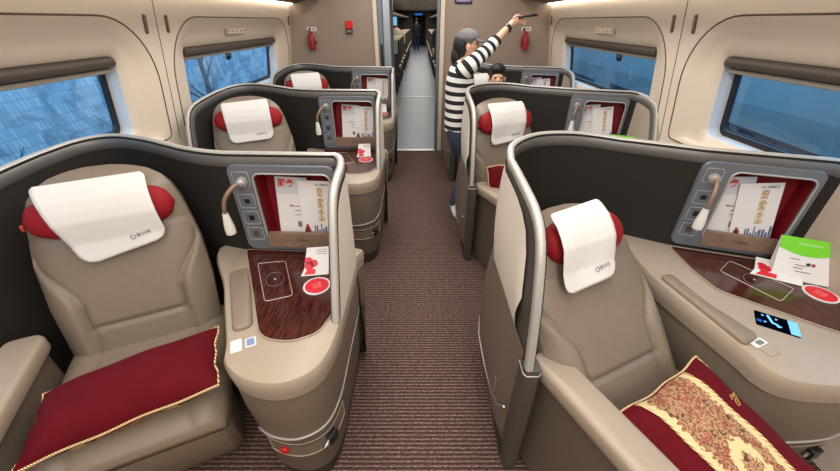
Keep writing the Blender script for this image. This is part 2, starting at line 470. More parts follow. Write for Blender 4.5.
def build_side(sgn, side, wn):
    def P(y, z, d=0.0): return Vector((sgn * (wall_x(z) + d), y, z))
    # wall skin with the two panel holes, filled in (y,z) and mapped on the tumblehome
    bm = bmesh.new()
    zt = 2.32
    outer = [(Y0, 0.9), (Y1, 0.9), (Y1, zt), (Y0, zt)]
    loops = [outer] + [panel_outline(k) for k in (0, 1)]
    for lp in loops:
        vs = [bm.verts.new((p[0], p[1], 0)) for p in lp]
        for i in range(len(vs)): bm.edges.new((vs[i - 1], vs[i]))
    bmesh.ops.triangle_fill(bm, use_beauty=True, use_dissolve=False, edges=bm.edges[:])
    verts = [P(v.co.x, v.co.y) for v in bm.verts]; bm.verts.index_update()
    faces = [tuple(v.index for v in f.verts) for f in bm.faces]
    bm.free()
    n = len(verts)
    verts += [P(Y0, 0), P(Y1, 0), P(Y1, 0.9), P(Y0, 0.9)]; faces.append((n, n + 1, n + 2, n + 3))
    w = struct(new('wall_' + side, verts, faces, M_wall, smooth=False))
    # seams and grooves
    mb = MB()
    for ys in (2.44, 4.93):
        mb.add(*tube_geo([P(ys, 0.9, 0.001), P(ys, 1.75, 0.001)], 0.0035, 6))
    mb.build('seam', M_groove, w)
    for k in (0, 1):
        po = panel_outline(k); oo = opening_outline(k)
        mb = MB().add(*closed_tube_geo([P(p[0], p[1], 0.0) for p in po], 0.0045, 6))
        pr = mb.build('panel_groove', M_groove, w)
        # funnel: groove -> shallow slope -> opening edge
        rings = [[P(p[0], p[1], 0.0) for p in po]]
        mid = [((p[0] * 0.72 + q[0] * 0.28), (p[1] * 0.72 + q[1] * 0.28)) for p, q in zip(po, oo)]
        rings.append([P(p[0], p[1], 0.003) for p in mid])
        rings.append([P(p[0] * .58 + q[0] * .42, p[1] * .58 + q[1] * .42, 0.018) for p, q in zip(po, oo)])
        g1 = opening_outline(k, grow=0.055, r=0.09)
        rings.append([P(p[0], p[1], 0.030) for p in g1])
        rings.append([P(p[0], p[1], 0.040) for p in opening_outline(k, grow=0.012, r=0.055)])
        rings.append([P(p[0], p[1], 0.055) for p in oo])
        v, f = loft_geo(rings, True, False, False)
        new('window_surround', v, f, M_wall2, w, sharp=60)
        # the window itself
        win = bpy.data.objects.new('window_%d' % (wn + k), None); COL.objects.link(win); struct(win)
        rings = [[P(p[0], p[1], 0.054) for p in oo], [P(p[0], p[1], 0.125) for p in opening_outline(k, grow=-0.006)]]
        v, f = loft_geo(rings, True, False, False)
        new('window_reveal', v, f, M_reveal, win, sharp=50)
        rings = [[P(p[0], p[1], 0.118) for p in opening_outline(k, grow=-0.004)], [P(p[0], p[1], 0.118) for p in opening_outline(k, grow=-0.034, r=0.03)],
                 [P(p[0], p[1], 0.135) for p in opening_outline(k, grow=-0.036, r=0.03)]]
        v, f = loft_geo(rings, True, False, False)
        new('window_gasket', v, f, M_gasket, win, sharp=50)
        a, b = WIN[k]
        v = [P(a - 0.01, WZ0 - 0.01, 0.132), P(b + 0.01, WZ0 - 0.01, 0.132), P(b + 0.01, WZ1 + 0.01, 0.132), P(a - 0.01, WZ1 + 0.01, 0.132)]
        new('window_pane', v, [(0, 1, 2, 3)], M_glass, win, smooth=False)
        # roller blind under the top edge
        zc = WZ1 - 0.028
        mb = MB().add(*tube_geo([P(a + 0.015, zc, 0.06), P(b - 0.015, zc, 0.06)], 0.027, 14))
        bl = mb.build('roller_blind', M_blind, win)
        M3 = Matrix.Identity(3)
        mb = MB().add(*box_geo(P((a + b) / 2, zc - 0.043, 0.072), (0.018, b - a - 0.04, 0.022)))
        mb.build('blind_bar', M_blindbar, bl, bevel=0.004)
        mb = MB().add(*box_geo(P((a + b) / 2, zc - 0.026, 0.078), (0.012, b - a - 0.04, 0.02)))
        mb.build('blind_cloth', M_blind, bl)
    return w

wl = build_side(-1, 'left', 1)
wr = build_side(1, 'right', 3)

# luggage racks and their light strips
for sgn, side in ((-1, 'left'), (1, 'right')):
    x0 = sgn * wall_x(1.79); x1 = sgn * 1.12
    poly = [(x0, 1.775), (sgn * 1.455, 1.775), (sgn * 1.42, 1.80), (x1, 1.86), (x1, 1.90), (x0, 1.90)]
    rings = [[Vector((p[0], y, p[1])) for p in poly] for y in (Y0, Y1 - 0.001)]
    rk = struct(new('trim_rack_' + side, *loft_geo(rings), M_rack, smooth=False))
    v, f = box_geo((sgn * (wall_x(1.74) - 0.008), (Y0 + Y1) / 2, 1.768), (0.05, Y1 - Y0, 0.010))
    new('light_strip', v, f, M_strip, rk, smooth=False)

# far partition with the doorway, and the wall behind the camera
DX0, DX1, DZ = -0.365, 0.205, 2.02
def partition(name, y, thick):
    mb = MB()
    bm = bmesh.new()
    zs = [0, 0.9, 1.4, 1.9, 2.32]
    outl = [(-wall_x(z), z) for z in zs] + [(wall_x(z), z) for z in reversed(zs)]
    hole_l, hole_r = -0.56, 0.30
    left = [(-wall_x(z), z) for z in reversed(zs)] + [(hole_l, 0), (hole_l, 2.32)]
    right = [(wall_x(z), z) for z in zs] + [(hole_r, 2.32), (hole_r, 0)]
    top = [(hole_l, DZ), (hole_r, DZ), (hole_r, 2.32), (hole_l, 2.32)]
    for poly in (left, right, top):
        rings = [[Vector((p[0], yy, p[1])) for p in poly] for yy in (y, y + thick)]
        mb.add(*loft_geo(rings))
    bm.free()
    return mb.build(name, M_part, None, smooth=False)
pt = struct(partition('wall_far', Y1, 0.10))
struct(new('wall_behind', *box_geo((0, Y0 - 0.05, 1.16), (3.8, 0.1, 2.4)), M_part, smooth=False))
# door frame: cream strip, grey jamb and silver sliding leaf on the left, jamb and strip on the right
df = bpy.data.objects.new('door_1', None); COL.objects.link(df); struct(df)
yf = Y1 - 0.012
def jamb(name, xa, xb, ya, yb, m, bev=0.008):
    return new(name, *box_geo(((xa + xb) / 2, (ya + yb) / 2, DZ / 2 + 0.002), (abs(xb - xa), abs(yb - ya), DZ)), m, df, smooth=False, bevel=bev)
M_jamb = mat('door_jamb_grey', (120, 126, 134), 0.35, 0.4)
M_leaf = mat('door_leaf_silver', (176, 182, 190), 0.3, 0.5)
M_strip2 = mat('door_frame_cream', (214, 198, 178), 0.4)
jamb('door_frame_strip', -0.565, -0.515, yf - 0.02, Y1 + 0.1, M_strip2)
jamb('door_jamb', -0.515, -0.455, yf, Y1 + 0.12, M_jamb)
lf = jamb('door_leaf', -0.455, DX0, Y1 + 0.02, Y1 + 0.07, M_leaf)
new('door_handle', *box_geo((-0.478, Y1 + 0.0, 1.22), (0.03, 0.05, 0.26)), M_blackp, lf, bevel=0.01)
jamb('door_jamb', DX1, 0.245, yf, Y1 + 0.12, M_jamb)
jamb('door_frame_strip', 0.245, 0.30, yf - 0.02, Y1 + 0.1, M_strip2)
new('door_lintel', *box_geo((-0.13, Y1 + 0.04, DZ + 0.03), (0.87, 0.12, 0.06)), M_jamb, df, smooth=False)
struct(new('trim_threshold', *box_geo((-0.08, Y1 + 0.0, 0.004), (0.62, 0.06, 0.008)), M_sill, smooth=False, bevel=0.003))

# vestibule and the next car seen through the doorway
struct(new('trim_floor_strip', *box_geo((-0.1, 9.1, 0.004), (1.3, 0.05, 0.008)), M_sill, smooth=False))
mb = MB()
for sx in (-1, 1):
    mb.add(*box_geo((sx * 0.98, 7.15, 1.15), (0.08, 3.9, 2.3)))
mb.build('wall_vestibule', M_leaf, smooth=False)['kind'] = 'structure'
mb = MB()
for sx in (-1, 1):
    mb.add(*box_geo((sx * 1.70, 21.5, 1.15), (0.08, 25, 2.3)))
mb.build('wall_next_car', M_farwall, smooth=False)['kind'] = 'structure'
struct(new('ceiling_next_car', *box_geo((0, (Y1 + 34) / 2 + 0.1, 2.22), (3.6, 34 - Y1 - 0.2, 0.06)), M_ceil, smooth=False))
mb = MB()
for sx in (-1, 1):
    mb.add(*box_geo((sx * 1.22 - 0.06, 30.05, 1.1), (1.5, 0.1, 2.2)))
mb.add(*box_geo((-0.06, 30.05, 2.08), (0.96, 0.1, 0.2)))
mb.build('wall_next_car_end', M_farwall, smooth=False)['kind'] = 'structure'
struct(new('wall_train_end', *box_geo((0, 34.0, 1.1), (3.6, 0.1, 2.3)), M_farwall, smooth=False))
for sx in (-1, 1):
    struct(new('trim_next_car_rack', *box_geo((sx * 1.15 - 0.06, 20.5, 1.78), (0.9, 21, 0.06)), M_rack, smooth=False))
for sx, nm in ((-1, 'a'), (1, 'b')):
    rr = struct(new('trim_next_car_jamb', *box_geo((sx * 0.62 - 0.06, 9.15, 1.05), (0.16, 0.12, 2.1)), M_leaf, smooth=False))


# ------------------------------------------------------------------ seat pods (shell + console), built in unit coordinates
DYS = [0, 1.50, 3.06]
OFF = {'L': Vector((-1.93, 0.05, 0)), 'R': Vector((0, 0, 0))}
ZB, ZT = 0.03, 1.145

PAR = {
 'L': dict(wx=0.37, back=[(0.37, 1.33), (0.42, 1.475), (0.53, 1.535), (0.69, 1.50), (0.86, 1.43), (1.02, 1.36)],
           M0=(1.14, 1.325), M1=(1.590, 1.305), rx=1.625,
           out=[(1.00, 1.37), (1.14, 1.05), (1.275, .78), (1.315, .685), (1.40, .625), (1.51, .61), (1.60, .66), (1.635, .77), (1.638, .95), (1.636, 1.25), (1.60, 1.34)],
           wood=[(1.115, 1.315), (1.375, .80), (1.42, .770), (1.50, .762), (1.58, .80), (1.612, .90), (1.605, 1.285)],
           pad=[(1.12, 1.13), (1.285, .80), (1.345, .83), (1.19, 1.17)],
           tray=[(1.215, 1.20), (1.338, .955), (1.434, .99), (1.33, 1.22)],
           arm=((.492, .845), 0.125), front=(1.375, 1.60)),
 'R': dict(wx=0.362, back=[(0.362, 1.33), (0.40, 1.475), (0.53, 1.60), (0.70, 1.635), (0.86, 1.60), (1.03, 1.515)],
           M0=(1.19, 1.425), M1=(1.590, 1.29), rx=1.652,
           out=[(1.02, 1.53), (0.985, 1.25), (1.0, 1.08), (1.065, .80), (1.08, .715), (1.135, .665), (1.27, .650), (1.45, .665), (1.59, .74), (1.650, .87), (1.658, 1.22), (1.60, 1.33), (1.22, 1.46)],
           wood=[(1.185, 1.395), (1.172, 1.2), (1.185, 1.075), (1.43, .86), (1.50, .825), (1.58, .86), (1.605, .98), (1.60, 1.25)],
           pad=[(1.0, 1.16), (1.072, .79), (1.15, .83), (1.085, 1.0), (1.06, 1.17)],
           tray=[(1.381, 1.271), (1.284, 1.198), (1.376, 1.005), (1.494, 1.081)],
           arm=((.428, .835), 0.114), front=(1.17, 1.50)),
}

def shell_path(p):
    """plan points with rim height: (x, y, ztop), plus module index range"""
    pts = []
    wx, rx = p['wx'], p['rx']
    lw = [(.745, .62), (.757, .68), (.770, .75), (.787, .83), (.807, .90), (.838, .99), (.865, 1.04), (.895, 1.072), (.93, 1.092), (.975, 1.106), (1.04, 1.115), (1.12, 1.122), (1.22, 1.130)]
    for y, z in lw: pts.append(Vector((wx, y, z)))
    b = [Vector((x, y, 0)) for x, y in p['back']] + [Vector((*p['M0'], 0))]
    c = cr(b, 7)
    for i, q in enumerate(c[:-1]): pts.append(Vector((q.x, q.y, 1.136 + 0.018 * math.sin(PI * min(1, i / 30)) + (ZT - 1.136) * i / len(c))))
    i0 = len(pts)
    m0, m1 = Vector((*p['M0'], 0)), Vector((*p['M1'], 0))
    fr = [0, .08, .16, .235 if p is PAR['L'] else .27, .45, .6, .75, .945, 1.0]
    for f in fr:
        q = m0.lerp(m1, f); pts.append(Vector((q.x, q.y, ZT)))
    ih0, ih1 = i0 + 3, i0 + 7
    i1 = len(pts) - 1
    # corner to the right wing
    e = Vector((rx, 1.20, 0)); k = Vector((rx - 0.004, m1.y - 0.004, 0))
    for t in (.25, .5, .75, 1.0):
        q = m1 * (1 - t) ** 2 + k * 2 * t * (1 - t) + e * t * t
        pts.append(Vector((q.x, q.y, ZT - 0.018 * t)))
    rw = [(1.14, 1.118), (1.09, 1.106), (1.055, 1.088), (1.03, 1.062), (1.005, 1.02), (.98, .965), (.955, .905), (.925, .84), (.895, .775), (.87, .72), (.855, .68)]
    for y, z in rw: pts.append(Vector((rx, y, z)))
    return pts, (ih0, ih1), (i0, i1)

def plan_normals(pts):
    out = []
    for i in range(len(pts)):
        a = pts[max(0, i - 1)]; b = pts[min(len(pts) - 1, i + 1)]
        t = Vector((b.x - a.x, b.y - a.y, 0)).normalized()
        out.append(Vector((t.y, -t.x, 0)))
    return out

def build_pod(side, label):
    p = PAR[side]
    pivot = Vector((1.0, 1.1, 0))
    root = thing('seat_pod', label, 'seat pod', pivot)
    pts, (h0, h1), (i0, i1) = shell_path(p)
    nr = plan_normals(pts)
    fr = [0, .12, .25, .4, .55, .6413, .70, .78, .86, .9327, .965, 1.0]
    jh0, jh1 = 5, 9
    def sheet(off, cols, hole=True, zlo=None, zcap=0.0, matl=None, bulge=0.0):
        cs = list(cols); v = []; f = []
        for i in cs:
            zb = ZB if i < i1 + 3 else .62
            zt = pts[i].z - zcap
            for q in fr: 
                z = zb + (zt - zb) * q
                o = off - bulge * math.sin(PI * q)
                v.append(Vector((pts[i].x, pts[i].y, 0)) + nr[i] * o + Vector((0, 0, z)))
        n = len(fr)
        for a in range(len(cs) - 1):
            for j in range(n - 1):
                if hole and cs[a] >= h0 and cs[a] < h1 and jh0 <= j < jh1: continue
                f.append((a * n + j, (a + 1) * n + j, (a + 1) * n + j + 1, a * n + j + 1))
        return v, f
    nL = len(pts)
    icor = i1 + 3
    shell = new('shell', *sheet(-0.014, range(nL)), M_dark, root, sharp=60)
    new('inner_liner', *sheet(0.012, range(0, icor)), M_liner, root, sharp=60)
    new('wing_liner', *sheet(0.012, range(icor - 1, nL), hole=False), M_wingliner, root, sharp=60)
    # rim along the top edge, down both wing fronts
    prof = [(-.0155, -.022), (-.0175, -.004), (-.0150, .004), (-.008, .0075), (.002, .0075), (.008, .004), (.0105, -.003), (.0105, -.010)]
    band = [(.0100, -.008), (.0150, -.014), (.0165, -.052), (.0125, -.056)]
    rr, rb = [], []
    for i, q in enumerate(pts):
        a = pts[max(0, i - 1)]; b = pts[min(nL - 1, i + 1)]
        T = (b - a).normalized(); N = nr[i]; B = N.cross(T).normalized()
        if B.z < 0 and abs(B.z) > 0.05: B = -B
        # B must point out of the sheet: up, or forward where the edge falls
        rr.append([q + N * u + B * w for u, w in prof]); rb.append([q + N * u + B * w for u, w in band])
    rim = new('rim', *loft_geo(rr, False, False, False), M_rim, root, sharp=60)
    new('rim_band', *loft_geo(rb, False, False, False), M_rimband, rim, sharp=60)
    # dark post under the front of the left wing
    wx = p['wx']
    rings = []
    for z, y, d in ((0.015, .735, .075), (.30, .728, .078), (.56, .730, .072), (.625, .738, .05)):
        rings.append([Vector((wx + x, yy, z)) for x, yy in ((-.020, y + .01), (-.012, y), (.026, y), (.036, y + .01), (.036, y + d), (-.020, y + d))])
    post = new('front_post', *loft_geo(rings), M_dark, root, sharp=40)
    new('post_joint', *closed_tube_geo([Vector((wx + x, y, .605)) for x, y in ((-.0205, .745), (-.012, .735), (.026, .735), (.0365, .745), (.0365, .80), (-.0205, .80))], .0025), M_rim, post)
    # outside of the left wing: cream inset panel, taupe lower panel, silver arc
    bi = [i for i in range(nL) if i < i0 - 12]
    topz = [(.885, .74), (.90, .835), (.93, .955), (.975, 1.02), (1.04, 1.052), (1.12, 1.07), (1.3, 1.085), (9, 1.09)]
    cols = [i for i in bi if pts[i].y >= .89]
    vs, fs = [], []
    for i in cols:
        zt = interp(topz, pts[i].y) if i < 14 else 1.088
        for q in lin_space(0, 1, 7): vs.append(Vector((pts[i].x, pts[i].y, .660 + (zt - .660) * q)) - nr[i] * (.0195 + .012 * math.sin(PI * q)))
    fs = [(a * 7 + j, (a + 1) * 7 + j, (a + 1) * 7 + j + 1, a * 7 + j + 1) for a in range(len(cols) - 1) for j in range(6)]
    ip = new('inset_panel', vs, fs, M_inset, root, sharp=60)
    cols = [i for i in bi if pts[i].y >= .785]
    vs = []
    for i in cols:
        e = sstep(.78, .95, pts[i].y) if i < 14 else 1.0
        for q in lin_space(0, 1, 9): vs.append(Vector((pts[i].x, pts[i].y, .10 + .564 * q)) - nr[i] * (.017 + (.004 + .030 * math.sin(PI * (.2 + .8 * q))) * e))
    fs = [(a * 9 + j, (a + 1) * 9 + j, (a + 1) * 9 + j + 1, a * 9 + j + 1) for a in range(len(cols) - 1) for j in range(8)]
    lp = new('lower_panel', vs, fs, M_taupe, root, sharp=60)
    arc = []
    for i in cols:
        y = pts[i].y; z = interp([(.79, .36), (.85, .27), (.9, .235), (1.0, .19), (1.1, .165), (1.2, .158), (1.3, .17), (9, .18)], y) if i < 14 else .18
        arc.append(Vector((pts[i].x, y, z)) - nr[i] * .046)
    new('arc_trim', *tube_geo(arc, .004), M_silver, lp)
    vs = []
    for i in [k for k in bi if pts[k].y >= .775]:
        for z in (.012, .105): vs.append(Vector((pts[i].x, pts[i].y, z)) - nr[i] * .022)
    n2 = len(vs) // 2
    new('plinth', vs, [(2 * a, 2 * a + 2, 2 * a + 3, 2 * a + 1) for a in range(n2 - 1)], M_plinth, root, sharp=60)
    sl = [Vector((wx - .047, .93 + .012 * math.cos(t) , .30 + .045 * math.sin(t))) for t in [2 * PI * k / 20 for k in range(20)]]
    new('latch', *closed_tube_geo(sl, .003), M_silver, lp)

    # outside of the right wing: cream upper panel over a taupe lower one
    cols = list(range(i1 + 1, nL))
    vs = []
    for i in cols:
        zt = max(.69, pts[i].z - .035)
        for q in lin_space(0, 1, 6): vs.append(Vector((pts[i].x, pts[i].y, .63 + (zt - .63) * q)) - nr[i] * .0195)
    new('wing_panel', vs, [(a * 6 + j, (a + 1) * 6 + j, (a + 1) * 6 + j + 1, a * 6 + j + 1) for a in range(len(cols) - 1) for j in range(5)], M_inset, root, sharp=60)
    cols = list(range(i0, i1 + 4)); vs = []
    for i in cols:
        for z in (.02, .34, .658): vs.append(Vector((pts[i].x, pts[i].y, z)) - nr[i] * .0185)
    new('wing_lower_panel', vs, [(a * 3 + j, (a + 1) * 3 + j, (a + 1) * 3 + j + 1, a * 3 + j + 1) for a in range(len(cols) - 1) for j in range(2)], M_taupe, root, sharp=60)
    # ---- module: grey panel with switches, red niche, bronze lip, reading lamp
    m0, m1 = Vector((*p['M0'], 0)), Vector((*p['M1'], 0))
    ax = (m1 - m0).normalized(); W = (m1 - m0).length
    nn = Vector((ax.y, -ax.x, 0)); zz = Vector((0, 0, 1))
    def Q(a, n, z): return m0 + ax * a + nn * n + zz * z
    ca, cz = W / 2, .9025
    Fo = [(ca + x, cz + y) for x, y in rrect(W - .004, .405, .035)]
    na0, na1, nz0, nz1 = (.235 if side == 'L' else .27) * W, .945 * W, .745, 1.07
    Fi = [((na0 + na1) / 2 + x, (nz0 + nz1) / 2 + y) for x, y in rrect(na1 - na0, nz1 - nz0, .03)]
    rings = [[Q(a, .010, z) for a, z in Fo], [Q(a, .022, z) for a, z in Fo], [Q(a + (ca - a) * .015, .027, z + (cz - z) * .015) for a, z in Fo],
             [Q(a, .027, z) for a, z in Fi], [Q(a, .008, z) for a, z in Fi]]
    mod = new('storage_panel', *loft_geo(rings, True, False, False), M_panel, root, sharp=35)
    rings = [[Q(a, .012, z) for a, z in Fi], [Q(a, -.075, z) for a, z in Fi]]
    new('niche', *loft_geo(rings, True, False, True), M_niche, mod, sharp=40)
    rings = [[Q(a, -.006, z) for a, z in [(x + (x - (na0+na1)/2) * .03, y + (y - .9075) * .03) for x, y in Fi]], [Q(a, -.082, z) for a, z in Fi]]
    new('niche_housing', *loft_geo(rings, True, False, True), M_taupe2, root, sharp=40)
    new('niche_trim', *closed_tube_geo([Q(a, .028, z) for a, z in Fi], .004), M_rim, mod)
    # bronze lip across the foot of the niche
    lipf = [(na0 + .002, .700 + .02), (na1 - .002, .72), (na1 - .002, .79), (na0 + .002, .79)]
    v, f = loft_geo([[Q(a, n, z) for a, z in round_poly(lipf, .012)] for n in (.012, .034)])
    lip = new('niche_lip', v, f, M_bronze, mod, sharp=30)
    Mt = frame_mat(Q((na0 + na1) / 2, .0345, .757), ax, zz, nn)
    new('lip_emblem', *text_geo('CRH', .026, Mt, spacing=1.1), M_dark, lip, smooth=False)
    # switches
    for k, z in enumerate((1.045, .945, .865, .785)):
        pts2 = [Q(.125 * W + x, .028, z + y) for x, y in rrect(.15 * W, .062, .008, 3)]
        sw = new('switch_frame', *closed_tube_geo(pts2, .0016, 5), M_panelline, mod)
        if k:
            new('switch_symbol', *loft_geo([[Q(.125 * W + x, n, z + y) for x, y in rrect(.022, .016 + .004 * k, .004, 2)] for n in (.026, .029)]), M_blackp if k < 3 else M_dark, sw)
    # gooseneck reading lamp
    bx, bz = .135 * W, 1.035
    lk = 1.0 if side == 'L' else .25
    base = MB().add(*tube_geo([Q(bx, .026, bz), Q(bx, .040, bz)], .021, 16)).add(*tube_geo([Q(bx, .040, bz), Q(bx - .005, .060, bz + .002)], [.016, .011], 12))
    lamp = base.build('reading_lamp', M_rim, root, sharp=40)
    neck = cr([Q(bx - .004, .055, bz + .002), Q(bx - .018 * lk, .090, bz - .006), Q(bx - .042 * lk, .112, bz - .040), Q(bx - .055 * lk, .118, bz - .085), Q(bx - .058 * lk, .116, bz - .115)], 6)
    new('lamp_neck', *tube_geo(neck, .0085, 10), M_bronze, lamp, sharp=60)
    d = Vector((0, 0, -1)); s = neck[-1]
    hd = [s + Vector((0, 0, .012)), s + Vector((0, 0, -.02)), s + Vector((0, 0, -.055)), s + Vector((0, 0, -.082)), s + Vector((0, 0, -.086))]
    new('lamp_head', *tube_geo(hd, [.011, .016, .021, .020, .013], 14), M_lampw, lamp, sharp=50)

    # ---- console
    ring0 = ccw([q.xy for q in crc([(x, y, 0) for x, y in p['out']], 6)])
    def lv(z, d): return ring_at(inset(ring0, d), z)
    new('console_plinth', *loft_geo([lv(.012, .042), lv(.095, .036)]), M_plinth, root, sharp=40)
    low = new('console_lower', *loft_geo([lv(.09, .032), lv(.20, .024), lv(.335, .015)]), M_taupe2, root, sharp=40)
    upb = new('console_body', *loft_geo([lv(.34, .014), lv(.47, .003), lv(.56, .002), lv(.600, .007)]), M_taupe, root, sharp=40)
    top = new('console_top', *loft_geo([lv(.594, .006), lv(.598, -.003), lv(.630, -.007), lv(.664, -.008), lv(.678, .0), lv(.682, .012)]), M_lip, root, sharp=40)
    fx0, fx1 = p['front']
    # silver arc trim around the aisle-facing half
    n = len(ring0); rin = inset(ring0, .012)
    idx = [i for i in range(n) if rin[i].y < 1.28 and (rin[i].x > fx0 - .04)]
    # order along the ring without a break
    st = [i for i in idx if (i - 1) % n not in idx][0]; seq = []
    k = st
    while k % n in idx and len(seq) < len(idx): seq.append(k % n); k += 1
    L = len(seq)
    arc = [Vector((rin[i].x, rin[i].y, .338 + .05 * (q / L))) for q, i in enumerate(seq)]
    new('arc_trim', *tube_geo(arc, .0045), M_rim, upb)
    # switch recess on the lower front
    r2 = inset(ring0, .024)
    fs = [i for i in seq if fx0 - .005 <= r2[i].x <= fx1 + .02 and r2[i].y < .80]
    v = [Vector((r2[i].x, r2[i].y, z)) for i in fs for z in (.228, .308)]
    fc = [(2 * a, 2 * a + 2, 2 * a + 3, 2 * a + 1) for a in range(len(fs) - 1)]
    nrm = []
    for i in fs:
        t = (r2[(i + 1) % n] - r2[i - 1]).normalized(); nrm.append(Vector((t.y, -t.x, 0)))
    v = [q + nrm[a // 2] * .006 for a, q in enumerate(v)]
    rec = new('switch_recess', v, fc, M_taupe, low, sharp=60)
    loop = v[0::2] + v[1::2][::-1]
    new('recess_trim', *closed_tube_geo(loop, .003), M_lip, low)
    for q, nm, sz, mm in ((.22, 'call_button', (.028, .014, .030), M_redbtn), (.74, 'power_switch', (.044, .030, .050), M_blackp)):
        a = int(q * (len(fs) - 1)); c = (v[2 * a] + v[2 * a + 1]) / 2 + nrm[a] * .006
        Mx = frame_mat((0, 0, 0), Vector((nrm[a].y, -nrm[a].x, 0)), nrm[a], zz)
        b_ = new(nm, *box_geo(c, sz, Mx.to_3x3()), mm, low, bevel=.005)
        if nm == 'power_switch':
            t = Vector((nrm[a].y, -nrm[a].x, 0)); sg = 1 if t.x < 0 else -1
            new('switch_key', *tube_geo([c + t * sg * .015, c + t * sg * .048 + nrm[a] * .008], [.007, .004], 8), M_silver, low)
    # tray inlay and its trims
    wp = ccw([q for q in round_poly(p['wood'], .03)])
    wd = new('tray_inlay', *prism_geo(wp, .6815, .6865), M_wood, root, sharp=40)
    new('tray_trim', *closed_tube_geo(ring_at(wp, .6855), .0028), M_lip, wd)
    tp = round_poly(p['tray'], .015, 4)
    new('charging_outline', *closed_tube_geo(ring_at(tp, .6872), .0017, 5), M_rim, wd)
    tc = sum((Vector((x, y, 0)) for x, y in p['tray']), Vector()) / 4
    e1 = (Vector((*p['tray'][1], 0)) - Vector((*p['tray'][0], 0))).normalized(); e2 = Vector((-e1.y, e1.x, 0))
    new('charging_circle', *closed_tube_geo([tc + e1 * .060 * math.cos(t) * .8 + e2 * .035 * math.sin(t) + Vector((0, 0, .6872)) for t in [2 * PI * k / 32 for k in range(32)]], .0012, 5), M_panel, wd)
    new('charging_mark', *prism_geo([tc.xy + e1.xy * x + e2.xy * y for x, y in rrect(.012, .008, .003, 2)], .686, .6875), M_panelline, wd)
    # armrest pad on the console, stickers, seat control display
    pp = ccw(round_poly(p['pad'], .028))
    new('armrest_pad', *loft_geo([ring_at(inset(pp, .004), .672), ring_at(pp, .684), ring_at(inset(pp, .003), .694), ring_at(inset(pp, .012), .699)]), M_leather2, root, sharp=50)
    def plate(name, c, ang, w, h, z0, z1, m, par, r=.003):
        t = R_(ang); e = Vector((math.cos(t), math.sin(t))); g = Vector((-e.y, e.x))
        return new(name, *prism_geo([Vector(c) + e * x + g * y for x, y in rrect(w, h, r, 3)], z0, z1), m, par, sharp=30)
    if side == 'L':
        plate('white_sticker', (1.322, .745), 25, .034, .055, .681, .6835, M_paper, root)
        s2 = plate('blue_sticker', (1.363, .762), 25, .034, .042, .681, .6835, M_paper2, root)
        plate('sticker_print', (1.363, .762), 25, .024, .030, .683, .6842, M_sticker, s2)
    else:
        sp = plate('socket_cover', (1.135, .788), 22, .05, .065, .680, .6845, M_lip, root)
        s2 = plate('white_sticker', (1.128, .807), 22, .058, .026, .684, .686, M_paper, sp)
        plate('sticker_print', (1.132, .807), 22, .03, .016, .6855, .6866, M_inkgrey, s2)
        scn = plate('control_display', (1.265, .895), -34, .118, .085, .681, .6845, M_screen, root, .004)
        plate('display_keys', (1.305, .870), -34, .026, .078, .684, .6852, M_scrblue, scn, .002)
        t = R_(-34); e = Vector((math.cos(t), math.sin(t), 0)); g = Vector((-e.y, e.x, 0)); c0 = Vector((1.257, .902, .6855))
        new('seat_symbol', *tube_geo([c0 + e * x + g * y for x, y in ((-.012, .030), (-.006, .010), (-.002, -.008), (.010, -.012), (.014, -.024))], .0035, 6), M_scrblue, scn)
        for x, y in ((-.026, .022), (.012, .020), (-.022, -.014), (.020, -.018)):
            new('display_arrow', *tube_geo([c0 + e * (x - .003) + g * (y + .004), c0 + e * (x + .003) + g * y, c0 + e * (x - .003) + g * (y - .004)], .0012, 5), M_scrblue, scn)
        plate('display_lock', tuple((c0 + e * -.038 + g * -.016).xy), -34, .014, .014, .684, .6855, M_scrmid, scn, .002)
    if side == 'R':
        new('floor_rail', *tube_geo([(1.16, .62, .03), (1.29, .30, .03)], .012, 8), M_lip, root)
        new('tread_plate', *prism_geo(round_poly([(1.02, .66), (1.15, .61), (1.27, .30), (1.10, .26)], .02), .006, .014), M_plinth, root, smooth=False)
    # fixed armrest on the other side of the seat, with its side panel
    (axx, ayy), aw = p['arm']
    Fv = Vector((math.sin(R_(25)), -math.cos(R_(25)))); Rv = Vector((math.cos(R_(25)), math.sin(R_(25))))
    o = Vector((axx, ayy))
    ar = ccw(round_poly([o - Rv * aw / 2 - Fv * .0, o + Rv * aw / 2, o + Rv * aw / 2 + Fv * .62, o - Rv * aw / 2 + Fv * .62], [.035, .05, .06, .06]))
    new('armrest', *loft_geo([ring_at(inset(ar, .008), .555), ring_at(ar, .568), ring_at(ar, .607), ring_at(inset(ar, .004), .617), ring_at(inset(ar, .014), .622)]), M_lip, root, sharp=50)
    ai = inset(ar, .034 if side == 'R' else .022)
    new('armrest_panel', *loft_geo([ring_at(ai, .012), ring_at(ai, .556)]), M_taupe2, root, sharp=40)
    done()
    root.location = pivot + OFF[side]
    return root

# ------------------------------------------------------------------ business seats
TH = R_(25)
Fd = Vector((math.sin(TH), -math.cos(TH), 0)); Rd = Vector((math.cos(TH), math.sin(TH), 0)); Zd = Vector((0, 0, 1))

class SeatFrame:
    def __init__(s, b0, rec):
        s.o = Vector((b0[0], b0[1], 0)); s.h = .45; r = R_(rec)
        s.U = -Fd * math.sin(r) + Zd * math.cos(r); s.N = Fd * math.cos(r) + Zd * math.sin(r)
    def S(s, a, f, z): return s.o + Rd * a + Fd * f + Zd * z
    def B(s, a, t, n): return s.o + Zd * s.h + Rd * a + s.U * t + s.N * n

WT = [(-.10, .255), (0, .268), (.2, .282), (.38, .278), (.48, .262), (.56, .247), (.62, .228), (.66, .200), (.69, .160), (.71, .105), (.72, .04)]
def bsline(t): return .165 + .10 * sstep(.16, .40, t) ** 1.5

